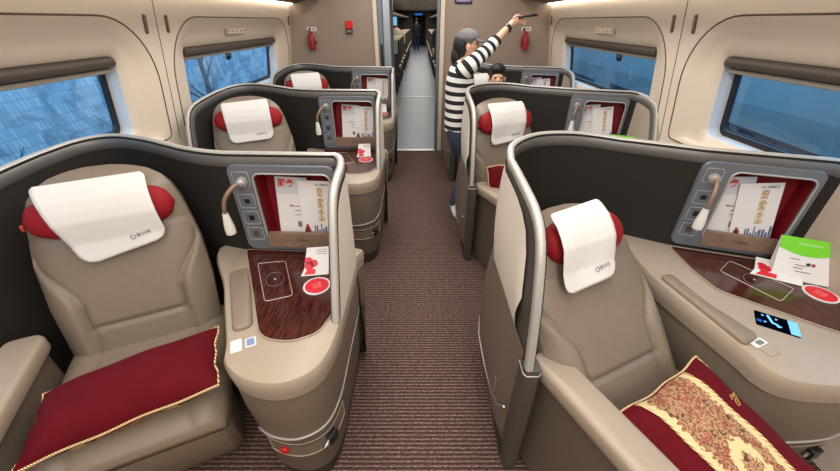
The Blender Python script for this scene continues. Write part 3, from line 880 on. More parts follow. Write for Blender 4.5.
def build_seat(fr, label, group=None, ht=.545):
    root = thing('business_seat', label, 'seat', fr.o, group)
    # backrest with bolsters and seams pressed into its face
    ts = lin_space(-.10, .60, 60) + lin_space(.61, .72, 16)
    xs = [math.sin(q) for q in lin_space(-PI / 2, PI / 2, 61)]
    rings = []
    for t in ts:
        w = interp(WT, t); ring = []
        top = sstep(.60, .72, t)
        for x in xs:
            a = abs(x * w); d = .05 * (1 - abs(x) ** 5) 
            bl = bsline(t)
            if t < .46:
                k = 1 - sstep(.36, .43, t)
                d += .024 * sstep(bl - .004, bl + .035, a) * k * (1 - abs(x) ** 8)
                d -= .013 * math.exp(-((a - bl) / .006) ** 2) * (1 if t < .42 else 0)
            if a < bl: d -= .012 * math.exp(-((t - .10) / .007) ** 2)
            d -= .010 * math.exp(-((t - .475) / .006) ** 2)
            d = d * (1 - top) + (-.030) * top
            ring.append(fr.B(x * w, t, d))
        for x in lin_space(1, -1, 9)[0:9]:
            bk = -.085 * (1 - top) + (-.050) * top
            ring.append(fr.B(x * w * .97, t, bk - .02 * (1 - x * x) * (1 - top)))
        rings.append(ring)
    new('backrest', *loft_geo(rings), M_leather, root, sharp=75)
    # red headrest roll with an orange pull tab
    L = .235 if ht < .56 else .185; rg = []
    for q in lin_space(-1, 1, 25):
        e = (1 - abs(q) ** 4.5) ** .5 if abs(q) < 1 else 0.02
        e = max(e, .04)
        rg.append([fr.B(q * L, ht + .082 * e * math.sin(k), .048 + .048 * e * math.cos(k)) for k in [2 * PI * i / 20 for i in range(20)]])
    hr = new('headrest', *loft_geo(rg), M_red, root, sharp=60)
    new('pull_tab', *box_geo(fr.B(-L - .004, ht - .015, .05), (.010, .014, .024), Matrix((Rd, Fd, Zd)).transposed()), mat_orange, hr, bevel=.004)
    # seat cushion
    rings = []
    for f in lin_space(-.08, .52, 50):
        k = max(0, (f - .40) / .12); zc = .455 - .060 * k ** 2.2
        w = .285 - .02 * k ** 2
        ring = []
        for q in lin_space(-1, 1, 45):
            a = q * w; e = abs(q)
            z = zc + .010 - .05 * e ** 10 + .012 * sstep(.165, .22, abs(a))
            z -= .008 * math.exp(-((abs(a) - .168) / .005) ** 2)
            ring.append(fr.S(a, f, z))
        for q in lin_space(1, -1, 7): ring.append(fr.S(q * w * .98, f - .02 * k, .335 + .004 * (1 - abs(q))))
        rings.append(ring)
    new('seat_cushion', *loft_geo(rings), M_leather2, root, sharp=75)
    rings = []
    for z, f0, f1, w in ((.335, .30, .485, .272), (.31, .30, .492, .274), (.15, .28, .455, .27), (.09, .27, .43, .262)):
        rings.append([fr.S(x, f, z) for x, f in ((-w, f0), (w, f0), (w, f1 - .03), (w - .03, f1), (-w + .03, f1), (-w, f1 - .03))])
    new('leg_rest', *loft_geo(rings), M_seatlow, root, bevel=.008)
    rings = [[fr.S(x, f, z) for x, f in ((-.2, -.12), (.2, -.12), (.2, .28), (-.2, .28))] for z in (.008, .34)]
    new('seat_base', *loft_geo(rings), M_plinth, root, bevel=.01)
    done()
    return root
mat_orange = mat('tab_orange', (190, 70, 52), 0.6)

COVER_N = [(.36, .064), (.44, .072), (.48, .088), (.52, .103), (.56, .104), (.60, .098), (.64, .080), (.67, .062), (.70, .035)]
def build_cover(fr, q, label, group=None, dt=0.0):
    """q: TL, TR, BR, BL as (s,t) on the back plane"""
    org = fr.B(0, .5, .06)
    TL, TR, BR, BL = [Vector(x) for x in q]
    us = lin_space(0, 1, 25); vs = lin_space(0, 1, 31); r = .16
    def fn(u, v):
        sh = 0
        if v > 1 - r: sh = r * .9 * (1 - math.sqrt(max(0, 1 - ((v - 1 + r) / r) ** 2)))
        if v < .08: sh = max(sh, .04 * (1 - math.sqrt(max(0, 1 - ((.08 - v) / .08) ** 2))))
        uu = sh + u * (1 - 2 * sh)
        p = (TL * (1 - uu) + TR * uu) * (1 - v) + (BL * (1 - uu) + BR * uu) * v
        n = interp(COVER_N, p.y - dt) + .004 * math.sin(uu * 7 + v * 3) * v + .008 * v * v
        return fr.B(p.x, p.y, n + .006)
    v, f = grid_geo(fn, us, vs)
    o = new('headrest_cover', v, f, M_white, None, sharp=None, org=org)
    sd = o.modifiers.new('thick', 'SOLIDIFY'); sd.thickness = .003; sd.offset = 1
    # printed mark near the lower corner
    global ORG
    ORG = Vector(org)
    c = fn(.76, .84); ex = (fn(.86, .84) - fn(.66, .84)).normalized(); ey = (fn(.76, .80) - fn(.76, .88)).normalized()
    nz = ex.cross(ey).normalized(); ey = nz.cross(ex)
    if nz.dot(fr.N) < 0: nz = -nz
    Mt = frame_mat(c + nz * .006, ex, ey, nz)
    g = MB().add(*text_geo('复兴号', .017, Mt, ext=.0003)).add(*closed_tube_geo([Mt @ Vector((-.037 + .008 * math.cos(t), .008 * math.sin(t), 0)) for t in [2 * PI * k / 16 for k in range(16)]], .0014, 4))
    g.build('printed_mark', M_inkgrey, o, smooth=False)
    ORG = Vector((0, 0, 0))
    return tag(o, label, 'headrest cover', group)

def build_cushion(c, X, Y, Zn, a, b, th, label, tapestry_top=True, group=None):
    """square cushion: burgundy with a tapestry band across one face and gold cord along the seam"""
    X, Y, Zn = X.normalized(), Y.normalized(), Zn.normalized()
    us = [math.sin(q) for q in lin_space(-PI / 2, PI / 2, 33)]
    def edge(u, v):
        # sides pull in between the corners
        return u * a * (1 - .05 * (1 - v * v)) + .003 * math.sin(9 * v + 1), v * b * (1 - .05 * (1 - u * u)) + .003 * math.sin(8 * u)
    def hgt(u, v): return th / 2 * (max(0, 1 - abs(u) ** 2.6) ** .55) * (max(0, 1 - abs(v) ** 2.6) ** .55)
    def top(u, v):
        x, y = edge(u, v); return c + X * x + Y * y + Zn * (hgt(u, v) + .004 * math.sin(u * 5 + v * 3) * (1 - u * u) * (1 - v * v))
    def bot(u, v):
        x, y = edge(u, v); return c + X * x + Y * y - Zn * hgt(u, v)
    root = thing('throw_cushion', label, 'cushion', c - Zn * th / 2, group)
    v, f = grid_geo(top, us, us); v2, f2 = grid_geo(bot, us, us)
    cover = MB().add(v, f).add(v2, [tuple(reversed(q)) for q in f2]).build('cushion_cover', M_velvet, root, sharp=70)
    e = [(u, -1) for u in lin_space(-1, 1, 24)] + [(1, q) for q in lin_space(-1, 1, 24)[1:]] + [(u, 1) for u in lin_space(1, -1, 24)[1:]] + [(-1, q) for q in lin_space(1, -1, 24)[1:-1]]
    new('gold_cord', *closed_tube_geo([top(*q) for q in e], .0045, 6), M_cord, root)
    face = top if tapestry_top else bot
    sg = 1 if tapestry_top else -1
    tu = [q for q in lin_space(-.52, .52, 25)] ; tv = [math.sin(q) for q in lin_space(-PI / 2, PI / 2, 33)]
    def band(u, vv):
        k = u * (1 - .10 * (1 - vv * vv)) if True else u
        return face(k, vv * .985) + Zn * sg * .0022
    v, f = grid_geo(band, tu, tv)
    o = new('tapestry_band', v, f, M_tap, root, sharp=None)
    uvl = o.data.uv_layers.new(name='UVMap')
    n = len(tu)
    for lp in o.data.loops:
        i = lp.vertex_index; uvl.data[lp.index].uv = ((i % n) / (n - 1), 2 * (tv[i // n] + 1) / 2)
    for s in (-1, 1):
        new('gold_braid', *tube_geo([band(.52 * s, q) + Zn * sg * .001 for q in tv], .003, 5), M_cord, root)
    if tapestry_top:
        # embroidered bird on the plain strip
        cx = top(.76, .42); ex = (top(.84, .42) - top(.68, .42)).normalized(); ey = (top(.76, .5) - top(.76, .34)).normalized(); nz = Zn
        L_ = [[(-.02, .008), (-.008, .018), (0, .006), (.010, .014), (.016, .004), (.006, -.004)], [(.006, -.004), (-.006, -.014), (-.020, -.010), (-.012, .0), (.002, .002)], [(.014, .006), (.022, .012)]]
        mb = MB()
        for l in L_: mb.add(*tube_geo([cx + ex * x + ey * y + nz * .002 for x, y in l], .0016, 5))
        mb.build('embroidered_bird', M_inkgold, cover)
    done()
    return root

# ------------------------------------------------------------------ small things on the consoles
def niche_frame(side):
    p = PAR[side]; m0, m1 = Vector((*p['M0'], 0)), Vector((*p['M1'], 0)); ax = (m1 - m0).normalized(); W = (m1 - m0).length
    nn = Vector((ax.y, -ax.x, 0))
    return m0, ax, nn, W

def build_brochure(side, kind, label, group=None):
    m0, ax, nn, W = niche_frame(side)
    w, h = (.148, .272) if kind == 'front' else (.138, .282)
    roll = R_(-1.5 if kind == 'front' else -3)
    if side == 'R': roll = R_(9 if kind == 'front' else 7)
    a = (.745 if kind == 'front' else .49) * W
    if side == 'R': a = (.70 if kind == 'front' else .47) * W
    n0 = .006 if kind == 'front' else -.008
    zz = Vector((0, 0, 1))
    tilt = R_(6)
    up = (zz * math.cos(tilt) - nn * math.sin(tilt)); nm = (nn * math.cos(tilt) + zz * math.sin(tilt))
    ex = (ax * math.cos(roll) + up * math.sin(roll)); ey = (up * math.cos(roll) - ax * math.sin(roll))
    o = m0 + ax * a + nn * n0 + zz * .752 + OFF[side]
    root = thing('brochure', label, 'brochure', o, group)
    M = frame_mat(o + ey * (h / 2), ex, ey, nm)
    v, f = box_geo((0, 0, 0), (w, h, .004)); v = [M @ q for q in v]
    if kind == 'front' :
        new('booklet', v, f, M_paper, root, smooth=False)
        Mv = M @ Matrix.Translation((.018, .028, .0024))
        new('title_text', *text_geo('商\n务\n服\n务\n手\n册', .028, Mv, ext=.0002, line=.92, bold=.0008), M_inkgold, root, smooth=False)
        new('publisher_mark', *text_geo('CR 中国铁路', .011, M @ Matrix.Translation((.030, h / 2 - .018, .0024)), ext=.0002, bold=.0004), M_inkgrey, root, smooth=False)
        # skyline along the foot
        mb = MB(); mb2 = MB()
        rnd = random.Random(3)
        x = -.02
        while x < .066:
            ww = rnd.uniform(.005, .010); hh = rnd.uniform(.025, .065)
            mb.add(*[g if i else [M @ q for q in g] for i, g in enumerate(box_geo((x + ww / 2, -h / 2 + .018 + hh / 2, .0024), (ww, hh, .0006)))]); x += ww + .003
        mb.build('skyline_print', M_inkblue, root, smooth=False)
        for xx, ww, hh in ((-.050, .030, .028), (-.050, .022, .042), (-.050, .012, .054), (-.028, .014, .020)):
            mb2.add(*[g if i else [M @ q for q in g] for i, g in enumerate(box_geo((xx, -h / 2 + .016 + hh / 2, .0026), (ww, hh, .0006)))])
        mb2.build('pagoda_print', M_inkbrick, root, smooth=False)
    else:
        new('booklet', v, f, M_paper2, root, smooth=False)
        new('title_text', *text_geo('服务', .036, M @ Matrix.Translation((-.022, h / 2 - .030, .0024)), ext=.0002, bold=.0012, spacing=1.05), M_inkred, root, smooth=False)
        v, f = box_geo((-.004, -.035, .0030), (w * .9, h * .70, .0015)); v = [M @ q for q in v]
        new('inner_sheet', v, f, M_paper, root, smooth=False)
        mb = MB()
        for x, y, ww, hh in ((.012, .01, .05, .004), (.022, -.01, .03, .004), (.022, -.03, .03, .003), (.028, -.075, .024, .026)):
            mb.add(*[g if i else [M @ q for q in g] for i, g in enumerate(box_geo((x, y, .0040), (ww, hh, .0006)))])
        mb.build('fine_print', M_inkgrey, root, smooth=False)
        for x, mm, nm in ((-.006, M_inkred, 'red_mark'),):
            v, f = box_geo((x, .012, .0041), (.012, .006, .0008)); new(nm, [M @ q for q in v], f, mm, root, smooth=False)
    done()
    return root

TOPZ = .6872
def build_coaster(side, xy, label, group=None):
    o = Vector((*xy, TOPZ)) + OFF[side]
    root = thing('coaster', label, 'coaster', o, group)
    cir = lambda r: [o.xy + Vector((r * math.cos(t), r * math.sin(t))) for t in [2 * PI * k / 40 for k in range(40)]]
    new('coaster_disc', *prism_geo(cir(.054), o.z, o.z + .004), M_paper, root, sharp=40)
    rd = new('red_face', *prism_geo(cir(.047), o.z + .0035, o.z + .0046), M_coaster, root, sharp=40)
    Mt = frame_mat(o + Vector((0, 0, .0048)), Rd, -Fd, Zd)
    M_pale = MATS.get('coaster_print') or mat('coaster_print', (240, 130, 130), .5)
    new('coaster_print', *text_geo('中国\n铁路', .019, Mt, ext=.0002), M_pale, rd, smooth=False)
    done(); return root

def flower(mb, M, cx, cy, s):
    for dx, dy, r in ((0, 0, .020), (.018, .010, .017), (-.004, .024, .016)):
        mb.add(*prism_geo_M(M, [(cx + dx * s + r * s * math.cos(t), cy + dy * s + r * s * math.sin(t)) for t in [2 * PI * k / 18 for k in range(18)]]))
def prism_geo_M(M, poly, z0=.0010, z1=.0016):
    v, f = prism_geo([Vector(q) for q in poly], z0, z1); return [M @ q for q in v], f

def build_leaflet(side, c, ang, label, group=None, rise=35, w=.10, h=.13):
    """small folded paper sachet, its far half raised against the panel"""
    o = Vector((*c, TOPZ + .001)) + OFF[side]
    root = thing('leaflet', label, 'leaflet', o, group)
    t = R_(ang); ex = Vector((math.cos(t), math.sin(t), 0)); ey = Vector((-ex.y, ex.x, 0))
    r = R_(rise); ey2 = ey * math.cos(r) + Zd * math.sin(r)
    P0 = [o - ex * w * .62, o + ex * w * .5, o + ex * w * .5 + ey * h * .25 + Zd * .012, o - ex * w * .52 + ey * h * .25 + Zd * .012]
    P1 = [P0[3], P0[2], P0[2] + ey2 * h * .75, P0[3] + ey2 * h * .75 + ex * w * .10]
    nz1 = ex.cross(ey2).normalized()
    new('lower_fold', P0 + [q + Zd * .0016 for q in P0], [(0, 1, 2, 3), (4, 5, 6, 7), (0, 1, 5, 4), (1, 2, 6, 5), (2, 3, 7, 6), (3, 0, 4, 7)], M_paper, root, smooth=False)
    new('upper_fold', P1 + [q + nz1 * .0016 for q in P1], [(0, 1, 2, 3), (4, 5, 6, 7), (0, 1, 5, 4), (1, 2, 6, 5), (2, 3, 7, 6), (3, 0, 4, 7)], M_paper, root, smooth=False)
    M = frame_mat(P0[3] + nz1 * .0016, ex, ey2, nz1)
    mb = MB(); flower(mb, M, w * .22, h * .10, 1.0); mb.build('flower_print', M_coaster, root, smooth=False)
    e0 = (P0[3] - P0[0]).normalized(); n0 = ex.cross(e0).normalized()
    M = frame_mat(P0[0] + n0 * .0016, ex, e0, n0)
    mb = MB(); mb.add(*prism_geo_M(M, [(w * .1, .006), (w * .55, .006), (w * .5, .030), (w * .15, .032)])); mb.build('flower_print', M_coaster, root, smooth=False)
    mb = MB()
    for k in range(3): mb.add(*prism_geo_M(frame_mat(P0[3] + nz1 * .0016, ex, ey2, nz1), [(w * .5, h * (.5 + .07 * k)), (w * .95, h * (.5 + .07 * k)), (w * .95, h * (.515 + .07 * k)), (w * .5, h * (.515 + .07 * k))]))
    mb.build('fine_print', M_inkgrey, root, smooth=False)
    done(); return root

def build_card(side, c, ang, label, group=None):
    """paper snack bag lying back with a green curved flap"""
    o = Vector((*c, TOPZ + .001)) + OFF[side]
    root = thing('snack_bag', label, 'snack bag', o, group)
    t = R_(ang); ex = Vector((math.cos(t), math.sin(t), 0)); ey = Vector((-ex.y, ex.x, 0))
    r = R_(62); up = ey * math.cos(r) + Zd * math.sin(r); nz = ex.cross(up).normalized()
    w, h, d = .19, .175, .05
    def P(x, y, n=0): return o + ex * x + up * y + nz * n
    # wedge-shaped body: broad foot, thin top
    fr = [P(-w / 2, 0, 0), P(w / 2, 0, 0), P(w / 2, h, 0), P(-w / 2, h, 0)]
    bk = [P(-w / 2, 0, 0) + ey * d, P(w / 2, 0, 0) + ey * d, P(w / 2, h, -.008), P(-w / 2, h, -.008)]
    new('bag_body', fr + bk, [(0, 1, 2, 3), (4, 5, 6, 7), (0, 1, 5, 4), (1, 2, 6, 5), (2, 3, 7, 6), (3, 0, 4, 7)], M_paper, root, smooth=False)
    M = frame_mat(P(0, 0, .0), ex, up, nz)
    crv = [(w / 2, h * .72)] + [(w / 2 * (1 - k / 10 * 2), h * (.72 - .13 * math.sin(PI * k / 10))) for k in range(1, 10)] + [(-w / 2, h * .72)]
    pol = [(-w / 2, h), (w / 2, h)] + crv
    fl = new('green_flap', *prism_geo_M(M, pol, .0006, .0022), M_green, root, smooth=False)
    new('flap_text', *text_geo('CHINA RAILWAY', .010, M @ Matrix.Translation((0, h * .86, .0024)), ext=.0002), M_paper, fl, smooth=False)
    mb = MB()
    for x, y, ww in ((-.035, .085, .03), (-.012, .062, .035), (-.02, .050, .03), (.0, .036, .05)):
        mb.add(*prism_geo_M(M, [(x - ww / 2, y), (x + ww / 2, y), (x + ww / 2, y + .0035), (x - ww / 2, y + .0035)]))
    mb.build('fine_print', M_inkgrey, root, smooth=False)
    for x, mm in ((.010, M_ink), (.026, M_inkbrick)):
        new('print_dot', *prism_geo_M(M, [(x + .007 * math.cos(q), .072 + .007 * math.sin(q)) for q in [2 * PI * k / 14 for k in range(14)]]), mm, root, smooth=False)
    done(); return root

# ------------------------------------------------------------------ assemble the three rows on each side
ROWN = ['nearest row', 'middle row', 'rear row by the partition']
podL = build_pod('L', 'window-side left pod with open console top, red switch and grey rim, nearest row')
podR = build_pod('R', 'right pod with tall curved cream wing beside the aisle and lit control display, nearest row')
labL = ['', 'left grey-rimmed pod behind the nearest left pod, middle of three', 'left grey-rimmed pod farthest back, standing against the brown partition']
labR = ['', 'right pod with cream wing just in front of the woman in stripes, middle of three', 'right pod farthest back by the partition, with the child sitting in it']
pods = {('L', 0): podL, ('R', 0): podR}
for k in (1, 2):
    for s, proto, lb in (('L', podL, labL), ('R', podR, labR)):
        c = copy_tree(proto, offset=(0, DYS[k], 0)); c['label'] = lb[k]; pods[(s, k)] = c
for q in pods.values(): q['group'] = 'seat pods along the aisle'

B0L = (.78 - 1.93, 1.01 + .05)
fL = SeatFrame(B0L, 20)
seatL = build_seat(fL, 'taupe leather seat holding the plain burgundy cushion, nearest left', 'taupe business seats')
B0R = (.742, .788)
fR = SeatFrame(B0R, 40)
seatR = build_seat(fR, 'reclined taupe leather seat holding the floral tapestry cushion, nearest right', 'taupe business seats', ht=.58)
shl = {'L': Vector((-.054, -.025, 0)), 'R': Vector((1.83, -.095, 0))}
slabL = ['', 'upright taupe seat in the middle pod on the left of the aisle', 'taupe seat with only its rounded top and head cloth showing, rear left']
slabR = ['', 'upright taupe seat with a red cushion, middle pod on the right', 'taupe seat under the child, rear right pod by the partition']
frames = {}
for k in (1, 2):
    for s in 'LR':
        off = shl[s] + Vector((0, DYS[k], 0))
        c = copy_tree(seatL, offset=off); c['label'] = (slabL if s == 'L' else slabR)[k]
        frames[(s, k)] = SeatFrame((fL.o.x + off.x, fL.o.y + off.y), 20)

build_cover(fL, [(-.175, .665), (.168, .672), (.185, .41), (-.095, .355)], 'white head cloth draped askew over the nearest left headrest', 'white headrest covers')
build_cover(fR, [(-.150, .685), (.098, .700), (.062, .42), (-.185, .405)], 'white head cloth on the nearest right, reclined seat', 'white headrest covers', .035)
build_cover(frames[('L', 1)], [(-.165, .66), (.150, .672), (.140, .385), (-.160, .38)], 'white head cloth on the seat in the middle left pod', 'white headrest covers')
build_cover(frames[('L', 2)], [(-.16, .665), (.15, .672), (.145, .39), (-.16, .385)], 'white head cloth just showing on the rear left seat', 'white headrest covers')
build_cover(frames[('R', 1)], [(-.160, .672), (.145, .668), (.120, .41), (-.165, .385)], 'white head cloth on the middle right seat, beside the woman', 'white headrest covers')
build_cover(frames[('R', 2)], [(-.16, .665), (.15, .672), (.145, .39), (-.16, .385)], 'white head cloth behind the child on the rear right seat', 'white headrest covers')

# cushions
Xc = Vector((.899, .418, .130)).normalized(); Yc = Vector((-.430, .899, .081)); Zc = Xc.cross(Yc).normalized(); Yc = Zc.cross(Xc)
cL = Vector((-.957, .720, .560))
build_cushion(cL, Xc, Yc, Zc, .275, .130, .15, 'plain burgundy velvet cushion with gold cord lying on the nearest left seat', tapestry_top=False, group='throw cushions')
Xc = Vector((math.cos(R_(27)), math.sin(R_(27)), .10)).normalized()
Yc = Vector((-math.sin(R_(22)), math.cos(R_(22)), .30)); Zc = Xc.cross(Yc).normalized(); Yc = Zc.cross(Xc)
cR = fR.S(-.005, .305, .530)
build_cushion(cR, Xc, Yc, Zc, .215, .235, .15, 'burgundy cushion with a cream floral tapestry band, on the nearest right seat', True, group='throw cushions')
f2 = frames[('R', 1)]
Yc = (f2.U * .8 - Fd * .0 + Zd * .2); Xc = Rd; Zc = Xc.cross(Yc).normalized(); Yc = Zc.cross(Xc)
build_cushion(f2.S(-.09, .13, .60), Xc, Yc, Zc, .20, .16, .12, 'red cushion propped against the back of the middle right seat', False, group='throw cushions')

# brochures in the niches
GB = 'brochures in the storage niches'
for s, nm in (('L', 'left'), ('R', 'right')):
    fr0 = build_brochure(s, 'front', 'white booklet with gold vertical title, in the nearest %s niche' % nm, GB)
    bk0 = build_brochure(s, 'back', 'white booklet with red heading behind the gold-titled one, nearest %s niche' % nm, GB)
    for k, rw in ((1, 'middle'), (2, 'rear')):
        c = copy_tree(fr0, offset=(0, DYS[k], 0)); c['label'] = 'white booklet with gold vertical title, in the %s %s niche' % (rw, nm)
        c = copy_tree(bk0, offset=(0, DYS[k], 0)); c['label'] = 'white booklet with red heading, in the %s %s niche' % (rw, nm)

cst = build_coaster('L', (1.515, 1.045), 'round red coaster with white edge on the nearest left console', 'red coasters')
for k, rw in ((1, 'middle'), (2, 'rear')):
    c = copy_tree(cst, offset=(0, DYS[k], 0)); c['label'] = 'round red coaster on the %s left console' % rw
build_coaster('R', (1.565, 1.045), 'round red coaster beside the green-flapped bag on the right console', 'red coasters')
lft = build_leaflet('L', (1.495, 1.115), 8, 'white paper sachet with red flower print on the nearest left console', 'paper sachets')
for k, rw in ((1, 'middle'), (2, 'rear')):
    c = copy_tree(lft, offset=(0, DYS[k], 0)); c['label'] = 'white paper sachet with red flower print on the %s left console' % rw
build_leaflet('R', (1.475, 1.13), -30, 'white sachet with red flower print lying under the green-flapped bag', 'paper sachets', rise=8, w=.15, h=.12)
cd = build_card('R', (1.558, 1.125), -24, 'white paper snack bag with bright green flap on the nearest right console', 'snack bags')
c = copy_tree(cd, offset=(-.01, DYS[1], 0)); c['label'] = 'snack bag with only its green corner showing, middle right console'

# ------------------------------------------------------------------ fixtures on the walls and partition
def hook(sgn, y, z, label):
    o = Vector((sgn * (wall_x(z) - .001), y, z))
    root = thing('coat_hook', label, 'coat hook', o, 'recessed coat hooks')
    up = Vector((-sgn * .152, 0, 1)).normalized(); ex = Vector((0, 1, 0)); nz = ex.cross(up) * (1 if sgn < 0 else -1)
    nz = Vector((-sgn, 0, -.152)).normalized()
    pts = rrect(.028, .098, .0138, 6)
    new('hook_plate', *loft_geo([[o + ex * x + up * q for x, q in pts], [o + ex * x * .9 + up * q * .97 + nz * .006 for x, q in pts]]), M_dark, root, sharp=40)
    pts = rrect(.014, .078, .0068, 6)
    new('hook_peg', *loft_geo([[o + ex * x + up * (q - .004) + nz * .006 for x, q in pts], [o + ex * x * .8 + up * (q - .004) + nz * .010 for x, q in pts]]), M_bronze, root, sharp=40)
    done()
for sgn, nm in ((-1, 'left'), (1, 'right')):
    hook(sgn, 2.335, 1.582, 'narrow dark recessed coat hook on the %s wall, just before the panel seam' % nm)
    hook(sgn, 2.535, 1.582, 'narrow dark recessed coat hook on the %s wall, just past the panel seam' % nm)
    hook(sgn, 4.885, 1.60, 'narrow dark recessed coat hook on the %s wall, next to the partition' % nm)
    # seat position plate above the far window and number badge on the glass
    z = 1.525; o = Vector((sgn * (wall_x(z) + .004), 3.50, z))
    up = Vector((-sgn * .152, 0, 1)).normalized(); ex = Vector((0, -sgn, 0)); nz = ex.cross(up).normalized()
    M = frame_mat(o, ex, up, nz)
    root = thing('seat_plate', 'pale plate with small dark seat symbols above the far %s window' % nm, 'sign', o, 'seat position plates')
    new('plate', *[g if i else [M @ Vector(q) for q in g] for i, g in enumerate(box_geo((0, 0, .0), (.36, .04, .006)))], mat('plate_pale_' + nm, (230, 214, 190), .45), root, smooth=False)
    mb = MB(); rn = random.Random(5)
    for k in range(5):
        x = -.15 + .075 * k
        mb.add(*[g if i else [M @ Vector(q) for q in g] for i, g in enumerate(box_geo((x, 0, .0036), (.012, .014, .001)))])
        mb.add(*[g if i else [M @ Vector(q) for q in g] for i, g in enumerate(box_geo((x + .020, -.005, .0036), (.014, .004, .001)))])
    mb.build('seat_symbols', M_dark, root, smooth=False); done()
    z = 1.345; o = Vector((sgn * (wall_x(z) + .130), 3.56 if sgn < 0 else 3.42, z))
    M = frame_mat(o, ex, up, nz)
    root = thing('window_badge', 'small dark shield-shaped number badge on the far %s window' % nm, 'badge', o, 'window number badges')
    new('badge', *[g if i else [M @ Vector(q) for q in g] for i, g in enumerate(prism_geo([Vector(q) for q in ((-.05, .045), (-.05, -.03), (-.03, -.05), (.03, -.05), (.05, -.03), (.05, .045))], 0, .002))], M_blackp, root, smooth=False)
    new('badge_number', *text_geo('03', .062, M @ Matrix.Translation((0, 0, .0024)), ext=.0002, bold=.001), M_paper2, root, smooth=False)
    done()

yp = Y1 - .001
def extinguisher(x, nm):
    o = Vector((x, yp - .05, 1.285))
    root = thing('fire_extinguisher', 'red fire extinguisher hung on the partition %s of the doorway' % nm, 'fire extinguisher', o, 'fire extinguishers')
    path = [o + Vector((0, 0, z)) for z in (0, .006, .02, .13, .15, .165, .172)]
    new('cylinder', *tube_geo(path, [.026, .032, .034, .034, .029, .017, .014], 18), M_ext_red, root, sharp=50)
    hd = new('valve_head', *box_geo(o + Vector((0, 0, .185)), (.03, .03, .026)), M_ext_red, root, bevel=.004)
    new('lever', *box_geo(o + Vector((-.02, 0, .205)), (.07, .014, .010), Matrix.Rotation(.2, 3, 'Y')), M_ext_red, hd, bevel=.003)
    new('hose', *tube_geo(cr([o + Vector(q) for q in ((-.012, 0, .18), (-.05, 0, .15), (-.055, 0, .08), (-.05, 0, .03))], 5), .008, 8), M_ext_red, root)
    new('bracket', *box_geo(o + Vector((0, .04, .085)), (.10, .022, .022)), M_dark, root)
    done()
    s = thing('safety_sign', 'small white rectangular sign above the extinguisher %s of the doorway' % nm, 'sign', Vector((x, yp, 1.51)), 'extinguisher signs')
    new('sign_plate', *box_geo((x, yp - .002, 1.51), (.115, .004, .042)), M_paper, s, bevel=.001)
    mb = MB()
    mb.add(*box_geo((x - .025, yp - .0045, 1.51), (.03, .001, .026))); mb.add(*box_geo((x + .022, yp - .0045, 1.515), (.04, .001, .006))); mb.add(*box_geo((x + .022, yp - .0045, 1.503), (.04, .001, .006)))
    mb.build('sign_print', M_ink, s, smooth=False); done()
extinguisher(-1.325, 'left'); extinguisher(1.30, 'right')
al = thing('emergency_brake_box', 'red alarm box with dark lower half on the partition left of the doorway', 'alarm', Vector((-.862, yp, 1.47)))
new('alarm_cover', *box_geo((-.862, yp - .020, 1.555), (.082, .044, .085)), M_alarm, al, bevel=.008)
new('alarm_base', *box_geo((-.862, yp - .018, 1.488), (.078, .036, .046)), M_dark, al, bevel=.004)
new('alarm_label', *box_geo((-.862, yp - .0365, 1.488), (.05, .001, .022)), M_inkgrey, al, smooth=False); done()
sg = thing('notice_frame', 'dark-framed violet notice high on the partition right of the doorway', 'notice', Vector((.515, yp, 1.77)))
new('frame', *box_geo((.515, yp - .008, 1.85), (.205, .016, .16)), M_ink, sg, bevel=.004)
new('notice_sheet', *box_geo((.515, yp - .0165, 1.852), (.17, .002, .125)), M_purple, sg, smooth=False); done()

# ------------------------------------------------------------------ people
def skin_mesh(name, verts, edges, radii, m, parent=None, root=0, sub=2, org=None):
    o0 = ORG if org is None else Vector(org)
    me = bpy.data.meshes.new(name); me.from_pydata([tuple(Vector(v) - o0) for v in verts], edges, [])
    me.materials.append(m)
    o = bpy.data.objects.new(name, me); COL.objects.link(o)
    if parent is not None: o.parent = parent
    else: o.location = o0
    sk = o.modifiers.new('skin', 'SKIN'); sk.use_smooth_shade = True
    for i, r in enumerate(radii):
        d = me.skin_vertices[0].data[i]
        d.radius = (r, r) if not isinstance(r, tuple) else r
        d.use_root = (i == root)
    s = o.modifiers.new('sub', 'SUBSURF'); s.levels = sub; s.render_levels = sub
    # bake to a plain mesh
    dg = bpy.context.evaluated_depsgraph_get(); dg.update()
    m2 = bpy.data.meshes.new_from_object(o.evaluated_get(dg))
    o.modifiers.clear(); o.data = m2; bpy.data.meshes.remove(me); m2.name = name
    for p in m2.polygons: p.use_smooth = True
    if not m2.materials: m2.materials.append(m)
    return o

